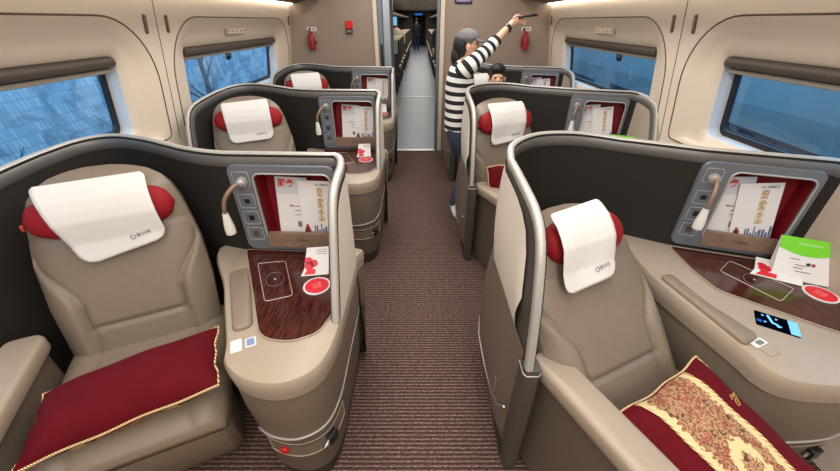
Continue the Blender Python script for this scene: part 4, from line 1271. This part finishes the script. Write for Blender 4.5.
class Skel:
    def __init__(s): s.v = []; s.e = []; s.r = []
    def add(s, p, r, par=None):
        s.v.append(Vector(p)); s.r.append(r)
        i = len(s.v) - 1
        if par is not None: s.e.append((par, i))
        return i
    def chain(s, par, pts):
        for p, r in pts: par = s.add(p, r, par)
        return par
    def hand(s, wrist, d, side, up, curl=.5, par=None, k=1.0):
        """palm plus five fingers; d: hand direction, side: towards the thumb, up: back of the hand"""
        d, side = d.normalized(), side.normalized(); palm = -up.normalized()
        pc = s.add(wrist + d * .045 * k, .024 * k, par)
        for j, (off, ln) in enumerate(((.028, .062), (.010, .072), (-.009, .066), (-.027, .050))):
            b = wrist + d * .085 * k + side * off * k
            i0 = s.add(b, .0095 * k, pc)
            a1 = d * math.cos(curl * .5) + palm * math.sin(curl * .5); a2 = d * math.cos(curl * 1.5) + palm * math.sin(curl * 1.5)
            i1 = s.add(b + a1 * ln * .5 * k, .0085 * k, i0); s.add(b + a1 * ln * .5 * k + a2 * ln * .5 * k, .0075 * k, i1)
        t0 = s.add(wrist + d * .035 * k + side * .036 * k, .011 * k, pc)
        t1 = s.add(wrist + d * .065 * k + side * .055 * k + palm * .012 * k, .0095 * k, t0)
        s.add(wrist + d * .092 * k + side * .052 * k + palm * .026 * k, .0085 * k, t1)

def loft_run(name, path, radii, m, parent, per, flat=(1, 1), seg=20, axes=None, run0=0.0):
    """garment tube with a 'run' attribute counting stripe periods along it"""
    path = [Vector(p) for p in path]
    v = []; run = []; d = run0
    n = len(path); rings = []
    nrm = None
    for i in range(n):
        t = (path[min(i + 1, n - 1)] - path[max(i - 1, 0)]).normalized()
        if axes: ex = Vector(axes)
        else: ex = Vector((0, 1, 0))
        ex = (ex - t * ex.dot(t)).normalized(); ey = t.cross(ex)
        if i: d += (path[i] - path[i - 1]).length / per
        r = radii[i] if isinstance(radii[i], tuple) else (radii[i], radii[i])
        rings.append([path[i] + ex * r[0] * math.cos(a) + ey * r[1] * math.sin(a) for a in [2 * PI * k / seg for k in range(seg)]]); run += [d] * seg
    v, f = loft_geo(rings)
    o = new(name, v, f, m, parent, sharp=80)
    at = o.data.attributes.new('run', 'FLOAT', 'POINT')
    for i, q in enumerate(run): at.data[i].value = q
    return o

# woman in the striped shirt: stands in the aisle facing right, near arm raised with a small black device
PW = Vector((.34, 3.24, 0))
pw = thing('person', 'woman in black and white striped shirt and grey cap raising a black device', 'person', PW)
sk = Skel()
hip = sk.add((.355, 3.25, .80), .105)
ab = sk.add((.345, 3.25, .95), .098, hip)
ch = sk.add((.345, 3.25, 1.14), .112, ab)
nb = sk.add((.355, 3.25, 1.285), .060, ch)
nk = sk.add((.368, 3.25, 1.345), .044, nb)
h0 = sk.add((.385, 3.25, 1.400), .066, nk)
h1 = sk.add((.388, 3.25, 1.452), .082, h0)
h2 = sk.add((.380, 3.25, 1.498), .066, h1)
jw = sk.add((.442, 3.25, 1.378), .026, h0)
ns = sk.add((.484, 3.248, 1.425), .010, h1)
S1 = Vector((.355, 3.10, 1.255)); E1 = Vector((.548, 3.22, 1.395)); W1 = Vector((.738, 3.33, 1.572))
s1 = sk.add(S1, .052, ch); e1 = sk.add(E1, .040, s1); m1_ = sk.add(E1.lerp(W1, .5), .033, e1); w1 = sk.add(W1, .024, m1_)
dh = (W1 - E1).normalized()
sk.hand(W1, (dh + Vector((.5, .1, -.1))).normalized(), Vector((-.35, -.3, .85)), Vector((-.55, .1, .75)), .9, w1)
S2 = Vector((.355, 3.40, 1.255)); s2 = sk.add(S2, .052, ch); e2 = sk.add((.40, 3.45, 1.02), .040, s2); w2 = sk.add((.52, 3.46, .86), .026, e2)
sk.hand(Vector((.52, 3.46, .86)), Vector((.5, 0, -.85)), Vector((.7, -.3, .3)), Vector((.3, .9, .2)), .5, w2)
for sy, kx, ax_, ay in ((-1, .455, .338, 3.085), (1, .47, .43, 3.36)):
    l0 = sk.add((.355, 3.25 + sy * .085, .74), .082, hip)
    l1 = sk.add((kx, 3.25 + sy * .09, .44), .058, l0)
    l2 = sk.add((ax_, ay, .09), .036, l1)
    l3 = sk.add((ax_ + .03, ay - .04, .035), .032, l2); sk.add((ax_ + .06, ay - .12, .028), .026, l3)
body = skin_mesh('body', sk.v, sk.e, sk.r, M_skin, pw)
# shirt
loft_run('shirt', [(.352, 3.25, .755), (.350, 3.25, .80), (.345, 3.25, .90), (.342, 3.25, 1.0), (.342, 3.25, 1.10), (.345, 3.25, 1.18), (.350, 3.25, 1.25), (.356, 3.25, 1.292), (.362, 3.25, 1.318)],
         [(.172, .128), (.172, .130), (.160, .122), (.156, .120), (.165, .124), (.178, .118), (.178, .098), (.120, .075), (.066, .060)], M_stripe, pw, .070, seg=28, run0=.2)
loft_run('sleeve', [S1 + Vector((-.015, .06, -.035)), S1, S1.lerp(E1, .35), S1.lerp(E1, .7), E1, E1.lerp(W1, .2), E1.lerp(W1, .42)], [.070, .074, .066, .058, .053, .050, .047], M_stripe, pw, .066, run0=.1)
loft_run('sleeve', [S2 + Vector((-.01, -.06, .0)), S2, (.38, 3.43, 1.13), (.40, 3.45, 1.02), (.45, 3.455, .95)], [.070, .072, .062, .054, .048], M_stripe, pw, .058)
# jeans
for sy, kx, ax_, ay in ((-1, .455, .338, 3.085), (1, .47, .43, 3.36)):
    loft_run('jeans_leg', [(.355, 3.25 + sy * .055, .80), (.355, 3.25 + sy * .085, .72), ((kx * .6 + .355 * .4), 3.25 + sy * .09, .58), (kx, 3.25 + sy * .09, .44), ((kx + ax_) / 2, (3.25 + sy * .09 + ay) / 2, .26), (ax_, ay, .105), (ax_, ay, .075)],
             [(.105, .120), (.098, .112), (.084, .090), (.072, .074), (.064, .066), (.056, .056), (.054, .054)], M_jeans, pw, .1)
    c0 = Vector((ax_ + .005, ay - .05, .0))
    dv = Vector((.12, -.99, 0)).normalized(); sv = Vector((dv.y, -dv.x, 0))
    rings = []
    for q, w, h in ((-.10, .026, .06), (-.085, .036, .085), (-.03, .040, .088), (.04, .044, .062), (.10, .040, .048), (.135, .024, .036)):
        rings.append([c0 + dv * q + sv * w * math.cos(t) + Zd * (.003 + max(0, h * (.5 + .5 * math.sin(t)))) for t in [2 * PI * k / 16 for k in range(16)]])
    new('shoe', *loft_geo(rings), M_shoe, pw, sharp=60)
# hair, cap, ear, watch
hc = Vector((.372, 3.25, 1.445))
def blob(name, c, r, m, parent, fn=None, nu=24, nv=16):
    rings = []
    for j in range(nv + 1):
        th = PI * (0.02 + .96 * j / nv); rg = []
        for i in range(nu):
            ph = 2 * PI * i / nu; d = Vector((math.sin(th) * math.cos(ph), math.sin(th) * math.sin(ph), math.cos(th)))
            k = fn(d) if fn else 1.0
            rg.append(Vector(c) + Vector((d.x * r[0], d.y * r[1], d.z * r[2])) * k)
        rings.append(rg)
    return new(name, *loft_geo(rings), m, parent, sharp=None)
blob('hair', (.350, 3.25, 1.428), (.082, .088, .098), M_hair, pw, lambda d: 1.0 - .26 * sstep(.0, .5, d.x))
blob('hair', (.300, 3.25, 1.345), (.045, .055, .080), M_hair, pw)
cap = blob('cap', (.384, 3.25, 1.476), (.097, .092, .072), M_cap, pw, lambda d: 1.0 if d.z > -.15 else .90)
br = []
for k in range(13):
    t = R_(-75 + 150 * k / 12)
    br.append(Vector((.455 + .105 * math.cos(t) - .03, 3.25 + .085 * math.sin(t), 1.470 - .016 * math.cos(t) - .010 * math.sin(t) ** 2)))
inn = [Vector((.445, 3.25 + .085 * math.sin(R_(-75 + 150 * k / 12)), 1.484)) for k in range(13)]
v = inn + br; n = 13
brim = new('cap_brim', v, [(i, i + 1, n + i + 1, n + i) for i in range(n - 1)], M_cap, cap, sharp=None)
sd = brim.modifiers.new('thick', 'SOLIDIFY'); sd.thickness = .008
blob('ear', (.385, 3.165, 1.418), (.018, .010, .028), M_skin, pw, nu=12, nv=8)
for sy in (-1, 1): blob('eye', (.455, 3.25 + sy * .030, 1.437), (.008, .010, .007), M_ink, pw, nu=10, nv=6)
blob('mouth', (.462, 3.25, 1.388), (.008, .020, .005), M_inkbrick, pw, nu=10, nv=6)
wc = E1.lerp(W1, .88); t = (W1 - E1).normalized(); e = t.cross(Vector((0, 1, 0))).normalized(); g = t.cross(e)
wt = new('wrist_watch', *tube_geo([wc - t * .013, wc + t * .013], .031, 20), M_blackp, pw, sharp=40)
new('watch_face', *tube_geo([wc + e * -.029, wc + e * -.036], .016, 16), M_blackp, wt)
done()
hd = W1 + (dh + Vector((.5, .1, -.1))).normalized() * .10
dev = thing('handheld_device', 'flat black handheld device held up in the woman\'s hand', 'device', hd + Vector((.04, 0, .02)))
Mx = Matrix.Rotation(R_(-6), 3, 'Y')
new('device_body', *box_geo(hd + Vector((.05, .0, .020)), (.16, .07, .016), Mx), M_blackp, dev, bevel=.006)
new('device_lens', *tube_geo([hd + Vector((.10, 0, .024)), hd + Vector((.10, 0, .038))], .020, 16), M_dark, dev); done()

def seated_child():
    f = frames[('R', 2)]
    head = Vector((.80, 3.96, 1.125))
    root = thing('person', 'child with short black hair peeking over the middle right pod', 'person', Vector((head.x, head.y, .47)))
    sk = Skel()
    hip = sk.add((head.x + .0, head.y - .02, .57), .10); a_ = sk.add((head.x, head.y, .72), .095, hip); c_ = sk.add((head.x, head.y + .01, .87), .092, a_)
    n_ = sk.add((head.x, head.y, .975), .040, c_); h_ = sk.add((head.x, head.y - .012, 1.065), .066, n_); t_ = sk.add(head + Vector((0, 0, .02)), .085, h_)
    sk.add(head + Vector((0, -.098, -.05)), .009, h_)
    for sx in (-1, 1):
        s_ = sk.add((head.x + sx * .12, head.y, .88), .042, c_); e_ = sk.add((head.x + sx * .16, head.y - .06, .72), .034, s_); w_ = sk.add((head.x + sx * .10, head.y - .17, .64), .022, e_)
        sk.hand(Vector((head.x + sx * .10, head.y - .17, .64)), Vector((-sx * .3, -.9, 0)), Vector((-sx, -.2, .2)), Vector((0, 0, 1)), .6, w_, .85)
        k0 = sk.add((head.x + sx * .07, head.y - .08, .56), .070, hip); k1 = sk.add((head.x + sx * .09, head.y - .34, .54), .052, k0)
        k2 = sk.add((head.x + sx * .09, head.y - .38, .26), .036, k1); k3 = sk.add((head.x + sx * .09, head.y - .46, .22), .028, k2)
    skin_mesh('body', sk.v, sk.e, sk.r, M_skin, root)
    M_tee = mat('child_shirt_grey', (96, 100, 110), .8); M_short = mat('child_trousers', (60, 62, 74), .8)
    loft_run('shirt', [(head.x, head.y - .02, .56), (head.x, head.y, .70), (head.x, head.y + .01, .84), (head.x, head.y + .005, .93), (head.x, head.y, .965)], [(.105, .12), (.10, .115), (.10, .125), (.085, .10), (.05, .05)], M_tee, root, .1)
    for sx in (-1, 1):
        loft_run('sleeve', [(head.x + sx * .09, head.y, .885), (head.x + sx * .13, head.y - .01, .85), (head.x + sx * .155, head.y - .045, .76)], [.052, .05, .046], M_tee, root, .1)
        loft_run('trouser_leg', [(head.x + sx * .06, head.y - .02, .565), (head.x + sx * .075, head.y - .14, .56), (head.x + sx * .09, head.y - .33, .545), (head.x + sx * .09, head.y - .37, .44), (head.x + sx * .09, head.y - .38, .30)], [.085, .080, .062, .056, .048], M_short, root, .1, axes=(1, 0, 0))
    blob('hair', head + Vector((0, .014, .030)), (.090, .098, .076), M_hair, root, lambda d: .80 + .20 * max(sstep(-.1, .45, d.z), sstep(-.2, .4, d.y)))
    for sx in (-1, 1):
        blob('eye', head + Vector((sx * .032, -.076, -.022)), (.012, .008, .008), M_ink, root, nu=10, nv=6)
        blob('ear', head + Vector((sx * .084, .0, -.045)), (.010, .016, .026), M_skin, root, nu=10, nv=6)
    blob('mouth', head + Vector((0, -.078, -.082)), (.020, .006, .005), M_inkbrick, root, nu=10, nv=6)
    done()
seated_child()

def far_person(x, y, label, coat, legs, h=1.70, face=-1, mask=False):
    k = h / 1.70
    root = thing('person', label, 'person', Vector((x, y, 0)))
    Pt = lambda a, b, c: Vector((x + a * k, y + b * k * -face, c * k))
    sk = Skel()
    hip = sk.add(Pt(0, 0, .90), .10); a_ = sk.add(Pt(0, 0, 1.08), .10, hip); c_ = sk.add(Pt(0, 0, 1.28), .11, a_); n_ = sk.add(Pt(0, 0, 1.44), .045, c_)
    h_ = sk.add(Pt(0, .012, 1.53), .07, n_); sk.add(Pt(0, .0, 1.61), .082, h_); sk.add(Pt(0, .105, 1.56), .010, h_)
    for sx in (-1, 1):
        s_ = sk.add(Pt(sx * .17, 0, 1.36), .05, c_); e_ = sk.add(Pt(sx * .22, -.01, 1.08), .040, s_); w_ = sk.add(Pt(sx * .20, .10, .88), .026, e_)
        sk.hand(Pt(sx * .20, .10, .88), Vector((0, -face * .4, -.9)), Vector((-sx * .3, -face, .2)), Vector((sx, 0, 0)), .5, w_)
        l0 = sk.add(Pt(sx * .09, 0, .82), .085, hip); l1 = sk.add(Pt(sx * .095, .01, .47), .060, l0); l2 = sk.add(Pt(sx * .10, -.01, .09), .038, l1); sk.add(Pt(sx * .10, .13, .04), .030, l2)
    skin_mesh('body', sk.v, sk.e, sk.r, M_skin, root)
    loft_run('coat', [Pt(0, 0, .76), Pt(0, 0, .95), Pt(0, 0, 1.15), Pt(0, 0, 1.32), Pt(0, 0, 1.41), Pt(0, 0, 1.46)], [(.15, .20), (.145, .185), (.14, .18), (.14, .20), (.10, .15), (.06, .07)], coat, root, .1)
    for sx in (-1, 1):
        loft_run('sleeve', [Pt(sx * .14, 0, 1.37), Pt(sx * .19, 0, 1.28), Pt(sx * .22, -.01, 1.08), Pt(sx * .205, .08, .92)], [.066, .064, .054, .044], coat, root, .1)
        loft_run('trouser_leg', [Pt(sx * .08, 0, .86), Pt(sx * .095, .01, .47), Pt(sx * .10, -.01, .08)], [.10, .075, .062], legs, root, .1)
        c0 = Pt(sx * .10, .04, 0); dv = Vector((0, -face, 0)); sv = Vector((1, 0, 0))
        rings = [[c0 + dv * q + sv * w * math.cos(t) + Zd * (.003 + max(0, hh * (.5 + .5 * math.sin(t)))) for t in [2 * PI * i / 12 for i in range(12)]] for q, w, hh in ((-.10, .03, .07), (-.03, .042, .09), (.05, .046, .06), (.13, .03, .04))]
        new('shoe', *loft_geo(rings), M_blackp, root, sharp=60)
    blob('hair', Pt(0, -.015, 1.63), (.092, .10, .095), M_hair, root, lambda d: 1.0 if (d.z > .1 or d.y * face > .1) else .74)
    done()
    return root
M_beige = mat('top_beige', (206, 186, 168), .85); M_coat = mat('coat_dark_navy', (34, 36, 48), .8); M_coat2 = mat('coat_black', (40, 38, 42), .85); M_trs = mat('trousers_blue', (44, 62, 104), .8)
far_person(-.22, 25.0, 'distant person in dark jacket and blue trousers standing in the far aisle', M_coat, M_trs)
far_person(-.80, 13.48, 'person in a pale beige top standing among the far left seats', M_beige, M_coat2, 1.62, face=-1)
far_person(.60, 12.0, 'person in a black coat standing on the right of the far aisle', M_coat2, M_coat2, 1.66, face=1)

# ------------------------------------------------------------------ second-class seats in the next car
def far_seat(x, y, label, group):
    root = thing('second_class_seat', label, 'seat', Vector((x, y, 0)), group)
    P = lambda a, b, c: Vector((x + a, y + b, c))
    prof = [(-.02, .40), (.02, .44), (.09, .80), (.14, 1.10), (.16, 1.17), (.20, 1.18), (.24, 1.12), (.20, .80), (.14, .40)]
    rings = [[P(sx * .215 * w, b * q0 + (1 - q0) * .1, c) for b, c in prof] for sx, w, q0 in ((-1, 1, .8), (-1, .92, 1), (1, .92, 1), (1, 1, .8))]
    new('backrest', *loft_geo(rings), M_seat2, root, sharp=50)
    new('head_cloth', *loft_geo([[P(q, b, c) for b, c in ((.068, .88), (.120, 1.10), (.145, 1.185), (.205, 1.195), (.215, 1.16), (.16, 1.15), (.135, 1.09), (.085, .88))] for q in (-.17, .17)]), M_seat2c, root, smooth=False)
    new('seat_cushion', *loft_geo([[P(q, b, c) for b, c in ((.06, .34), (-.42, .34), (-.44, .40), (-.42, .455), (.04, .44))] for q in (-.21, .21)]), M_seat2, root, bevel=.02)
    new('pedestal', *box_geo((x, y - .12, .17), (.34, .34, .335)), M_plinth, root, smooth=False)
    for sx in (-1, 1):
        new('armrest', *box_geo((x + sx * .235, y - .16, .62), (.045, .40, .05)), M_seat2c if sx * (x + .06) < 0 else M_seat2, root, bevel=.01)
    done(); return root
gL = 'second-class seats left of the far aisle'; gR = 'second-class seats right of the far aisle'
s0 = far_seat(-.735, 9.95, 'first brown second-class seat left of the aisle beyond the doorway', gL)
s1_ = far_seat(.62, 9.95, 'first brown second-class seat right of the aisle beyond the doorway', gR)
for k in range(0, 13):
    for src, dx, g, lb in ((s0, 0, gL, 'brown second-class seat with cream cloth in the left aisle row, next car'), (s0, -.525, gL, 'brown second-class seat with cream cloth left of the aisle seat, next car'), (s1_, 0, gR, 'brown second-class seat with cream cloth in the right aisle row, next car')):
        if k == 0 and dx == 0: continue
        if k > 5 and dx: continue
        if k == 2 and src is s1_: continue
        if k == 4 and src is s0 and dx == 0: continue
        c = copy_tree(src, offset=(dx, 1.0 * k, 0)); c['label'] = lb; c['group'] = g
for sx, nm in ((-1, 'left'), (1, 'right')):
    x = -.80 if sx < 0 else .68
    t = thing('overhead_screen', 'glowing overhead screen on the %s side of the next car' % nm, 'screen', Vector((x, 11.2, 1.72)), 'overhead screens')
    new('screen_case', *box_geo((x, 11.2, 1.585), (.40, .05, .27)), M_blackp, t, bevel=.01)
    new('screen_face', *box_geo((x, 11.173, 1.585), (.34, .004, .20)), M_tv, t, smooth=False)
    new('screen_bracket', *box_geo((x, 11.2, 1.735), (.06, .04, .04)), M_dark, t); done()
t = thing('information_display', 'small blue display over the far end doorway of the next car', 'display', Vector((-.1, 29.95, 1.9)))
new('display_case', *box_geo((-.1, 29.98, 1.98), (.62, .04, .16)), M_blackp, t); new('display_face', *box_geo((-.1, 29.955, 1.98), (.54, .01, .10)), M_scrmid, t, smooth=False); done()

# ------------------------------------------------------------------ outside the windows
M_track = mat('track_ballast', (120, 124, 130), .9, noise=.3, nscale=6)
struct(new('ground', *box_geo((0, 8, -1.6), (60, 70, .2)), M_track, smooth=False))
def mat_bank():
    m = bpy.data.materials.new('concrete_bank'); m.use_nodes = True; nt = m.node_tree; b = nt.nodes['Principled BSDF']; L = nt.links.new; N = nt.nodes.new
    tc = N('ShaderNodeTexCoord'); mp = N('ShaderNodeMapping'); mp.inputs['Rotation'].default_value = (0, R_(90), 0); mp.inputs['Scale'].default_value = (1, 1, 1)
    br = N('ShaderNodeTexBrick'); br.inputs['Scale'].default_value = 4.2; br.offset = 0; br.inputs['Mortar Size'].default_value = .03
    br.inputs['Color1'].default_value = lin((214, 218, 222)); br.inputs['Color2'].default_value = lin((186, 194, 204)); br.inputs['Mortar'].default_value = lin((176, 184, 192))
    n = N('ShaderNodeTexNoise'); n.inputs['Scale'].default_value = 2.6; n.inputs['Detail'].default_value = 10; n.inputs['Distortion'].default_value = 1.2
    r = N('ShaderNodeValToRGB'); r.color_ramp.elements[0].position = .42; r.color_ramp.elements[0].color = (.5, .54, .6, 1); r.color_ramp.elements[1].position = .58; r.color_ramp.elements[1].color = (1, 1, 1, 1)
    mx = N('ShaderNodeMix'); mx.data_type = 'RGBA'; mx.blend_type = 'MULTIPLY'; mx.inputs[0].default_value = .8
    L(tc.outputs['Object'], mp.inputs['Vector']); L(mp.outputs[0], br.inputs['Vector']); L(tc.outputs['Object'], n.inputs['Vector']); L(n.outputs['Fac'], r.inputs['Fac'])
    L(br.outputs['Color'], mx.inputs[6]); L(r.outputs[0], mx.inputs[7]); L(mx.outputs[2], b.inputs['Base Color']); b.inputs['Roughness'].default_value = .9
    return m
bank = new('retaining_wall', [(-4.2, -4, -1.5), (-4.2, 20, -1.5), (-4.9, 20, 3.2), (-4.9, -4, 3.2), (-5.6, 20, 3.2), (-5.6, -4, 3.2)], [(0, 1, 2, 3), (3, 2, 4, 5)], mat_bank(), smooth=False)
struct(bank)
# bare young trees in front of the wall
def tree(x, y, seed, label):
    rnd = random.Random(seed); base = Vector((x, y, -1.5))
    root = thing('bare_tree', label, 'tree', base, 'bare trees outside the left windows')
    mb = MB()
    top = base + Vector((rnd.uniform(-.1, .1), rnd.uniform(-.2, .2), 3.6))
    new('trunk', *tube_geo([base, base.lerp(top, .5) + Vector((0, .06, 0)), top], [.06, .045, .015], 8), M_bark, root)
    for k in range(26):
        p = base.lerp(top, rnd.uniform(.35, .97)); d = Vector((rnd.uniform(-.35, .35), rnd.choice((-1, 1)) * rnd.uniform(.4, 1), rnd.uniform(.3, .9))).normalized() * rnd.uniform(.4, 1.0)
        mb.add(*tube_geo([p, p + d * .5 + Vector((0, 0, .03)), p + d], [.014, .010, .004], 5))
        for j in range(3):
            q = p + d * rnd.uniform(.3, .9); e = (d.normalized() + Vector((0, rnd.uniform(-.9, .9), rnd.uniform(-.2, .8)))).normalized() * rnd.uniform(.15, .45)
            mb.add(*tube_geo([q, q + e], [.008, .003], 4))
    mb.build('branches', M_bark, root); done()
M_bark = mat('bark_grey', (96, 100, 104), .9)
for i, (x, y, lb) in enumerate(((-3.3, 1.35, 'bare grey tree outside the near left window, towards the front'), (-3.5, 2.35, 'bare grey tree outside the near left window, by its far edge'), (-3.4, 4.6, 'bare grey tree outside the far left window, near side'), (-3.5, 6.2, 'bare grey tree outside the far left window, far side'))):
    tree(x, y, 11 + i, lb)
# neighbouring train on the right
M_tbody = mat('train_body_pale', (150, 160, 166), .5, noise=.1, nscale=1.5); M_twin = mat('train_window_dark', (44, 56, 72), .55, spec=.2); M_tline = mat('train_stripe_blue', (88, 110, 140), .4)
tr = thing('neighbour_train', 'pale neighbouring train with dark window band outside the right windows', 'train', Vector((3.3, 6, -1.4)))
prof = [(3.30, -1.0), (3.22, -.2), (3.22, .9), (3.34, 1.8), (3.7, 2.4), (4.6, 2.6), (4.6, -1.0)]
new('train_body', *loft_geo([[Vector((x, y, z)) for x, z in prof] for y in (-6, 22)]), M_tbody, tr, smooth=False)
for k in range(9):
    y = -3.9 + k * 2.35
    M = lambda a, b, z: Vector((3.22 + (0 if z < .9 else (z - .9) * .1333) - .006, a, z))
    pr = rrect(1.75, .78, .09, 5)
    new('train_window', [M(y + a, 0, .98 + b) for a, b in pr], [tuple(range(len(pr)))], M_twin, tr, smooth=False)
new('train_stripe', *box_geo((3.215, 8, .36), (.006, 28, .10)), M_tline, tr, smooth=False)
new('bogie_skirt', *box_geo((3.7, 8, -1.2), (.7, 28, .5)), M_plinth, tr, smooth=False); done()

w = bpy.data.worlds.new('sky'); SC.world = w; w.use_nodes = True
bg = w.node_tree.nodes['Background']; bg.inputs['Color'].default_value = (.72, .86, 1.0, 1); bg.inputs['Strength'].default_value = 3.0

# ------------------------------------------------------------------ lamps
def area(name, loc, sx, sy, e, col=(1, .965, .92), rot=(0, 0, 0)):
    l = bpy.data.lights.new(name, 'AREA'); l.shape = 'RECTANGLE'; l.size = sx; l.size_y = sy; l.energy = e; l.color = col
    o = bpy.data.objects.new(name, l); COL.objects.link(o); o.location = loc; o.rotation_euler = rot; return o
area('ceiling_lamp', (-.55, 1.4, 2.30), .30, 6.6, 64)
area('ceiling_lamp', (.55, 1.4, 2.30), .30, 6.6, 64)
area('ceiling_lamp', (0, -1.6, 2.30), 1.6, 1.4, 32)
area('vestibule_lamp', (-.05, 7.0, 2.17), .6, 3.2, 9, (1, .97, .94))
area('next_car_lamp', (-.06, 19, 2.17), 1.2, 18, 160, (1, .95, .88))

# ------------------------------------------------------------------ camera
cam = bpy.data.cameras.new('camera'); cam.sensor_width = 36; cam.lens = 36 * 350 / 840; cam.clip_start = .02
co = bpy.data.objects.new('camera', cam); COL.objects.link(co)
co.location = (0, 0, 1.6); co.rotation_euler = (R_(90) - math.atan(215 / 350), 0, 0)
SC.camera = co
SC.view_settings.view_transform = 'Standard'
SC.view_settings.look = 'None'
SC.view_settings.exposure = 0.0
SC.cycles.max_bounces = 10
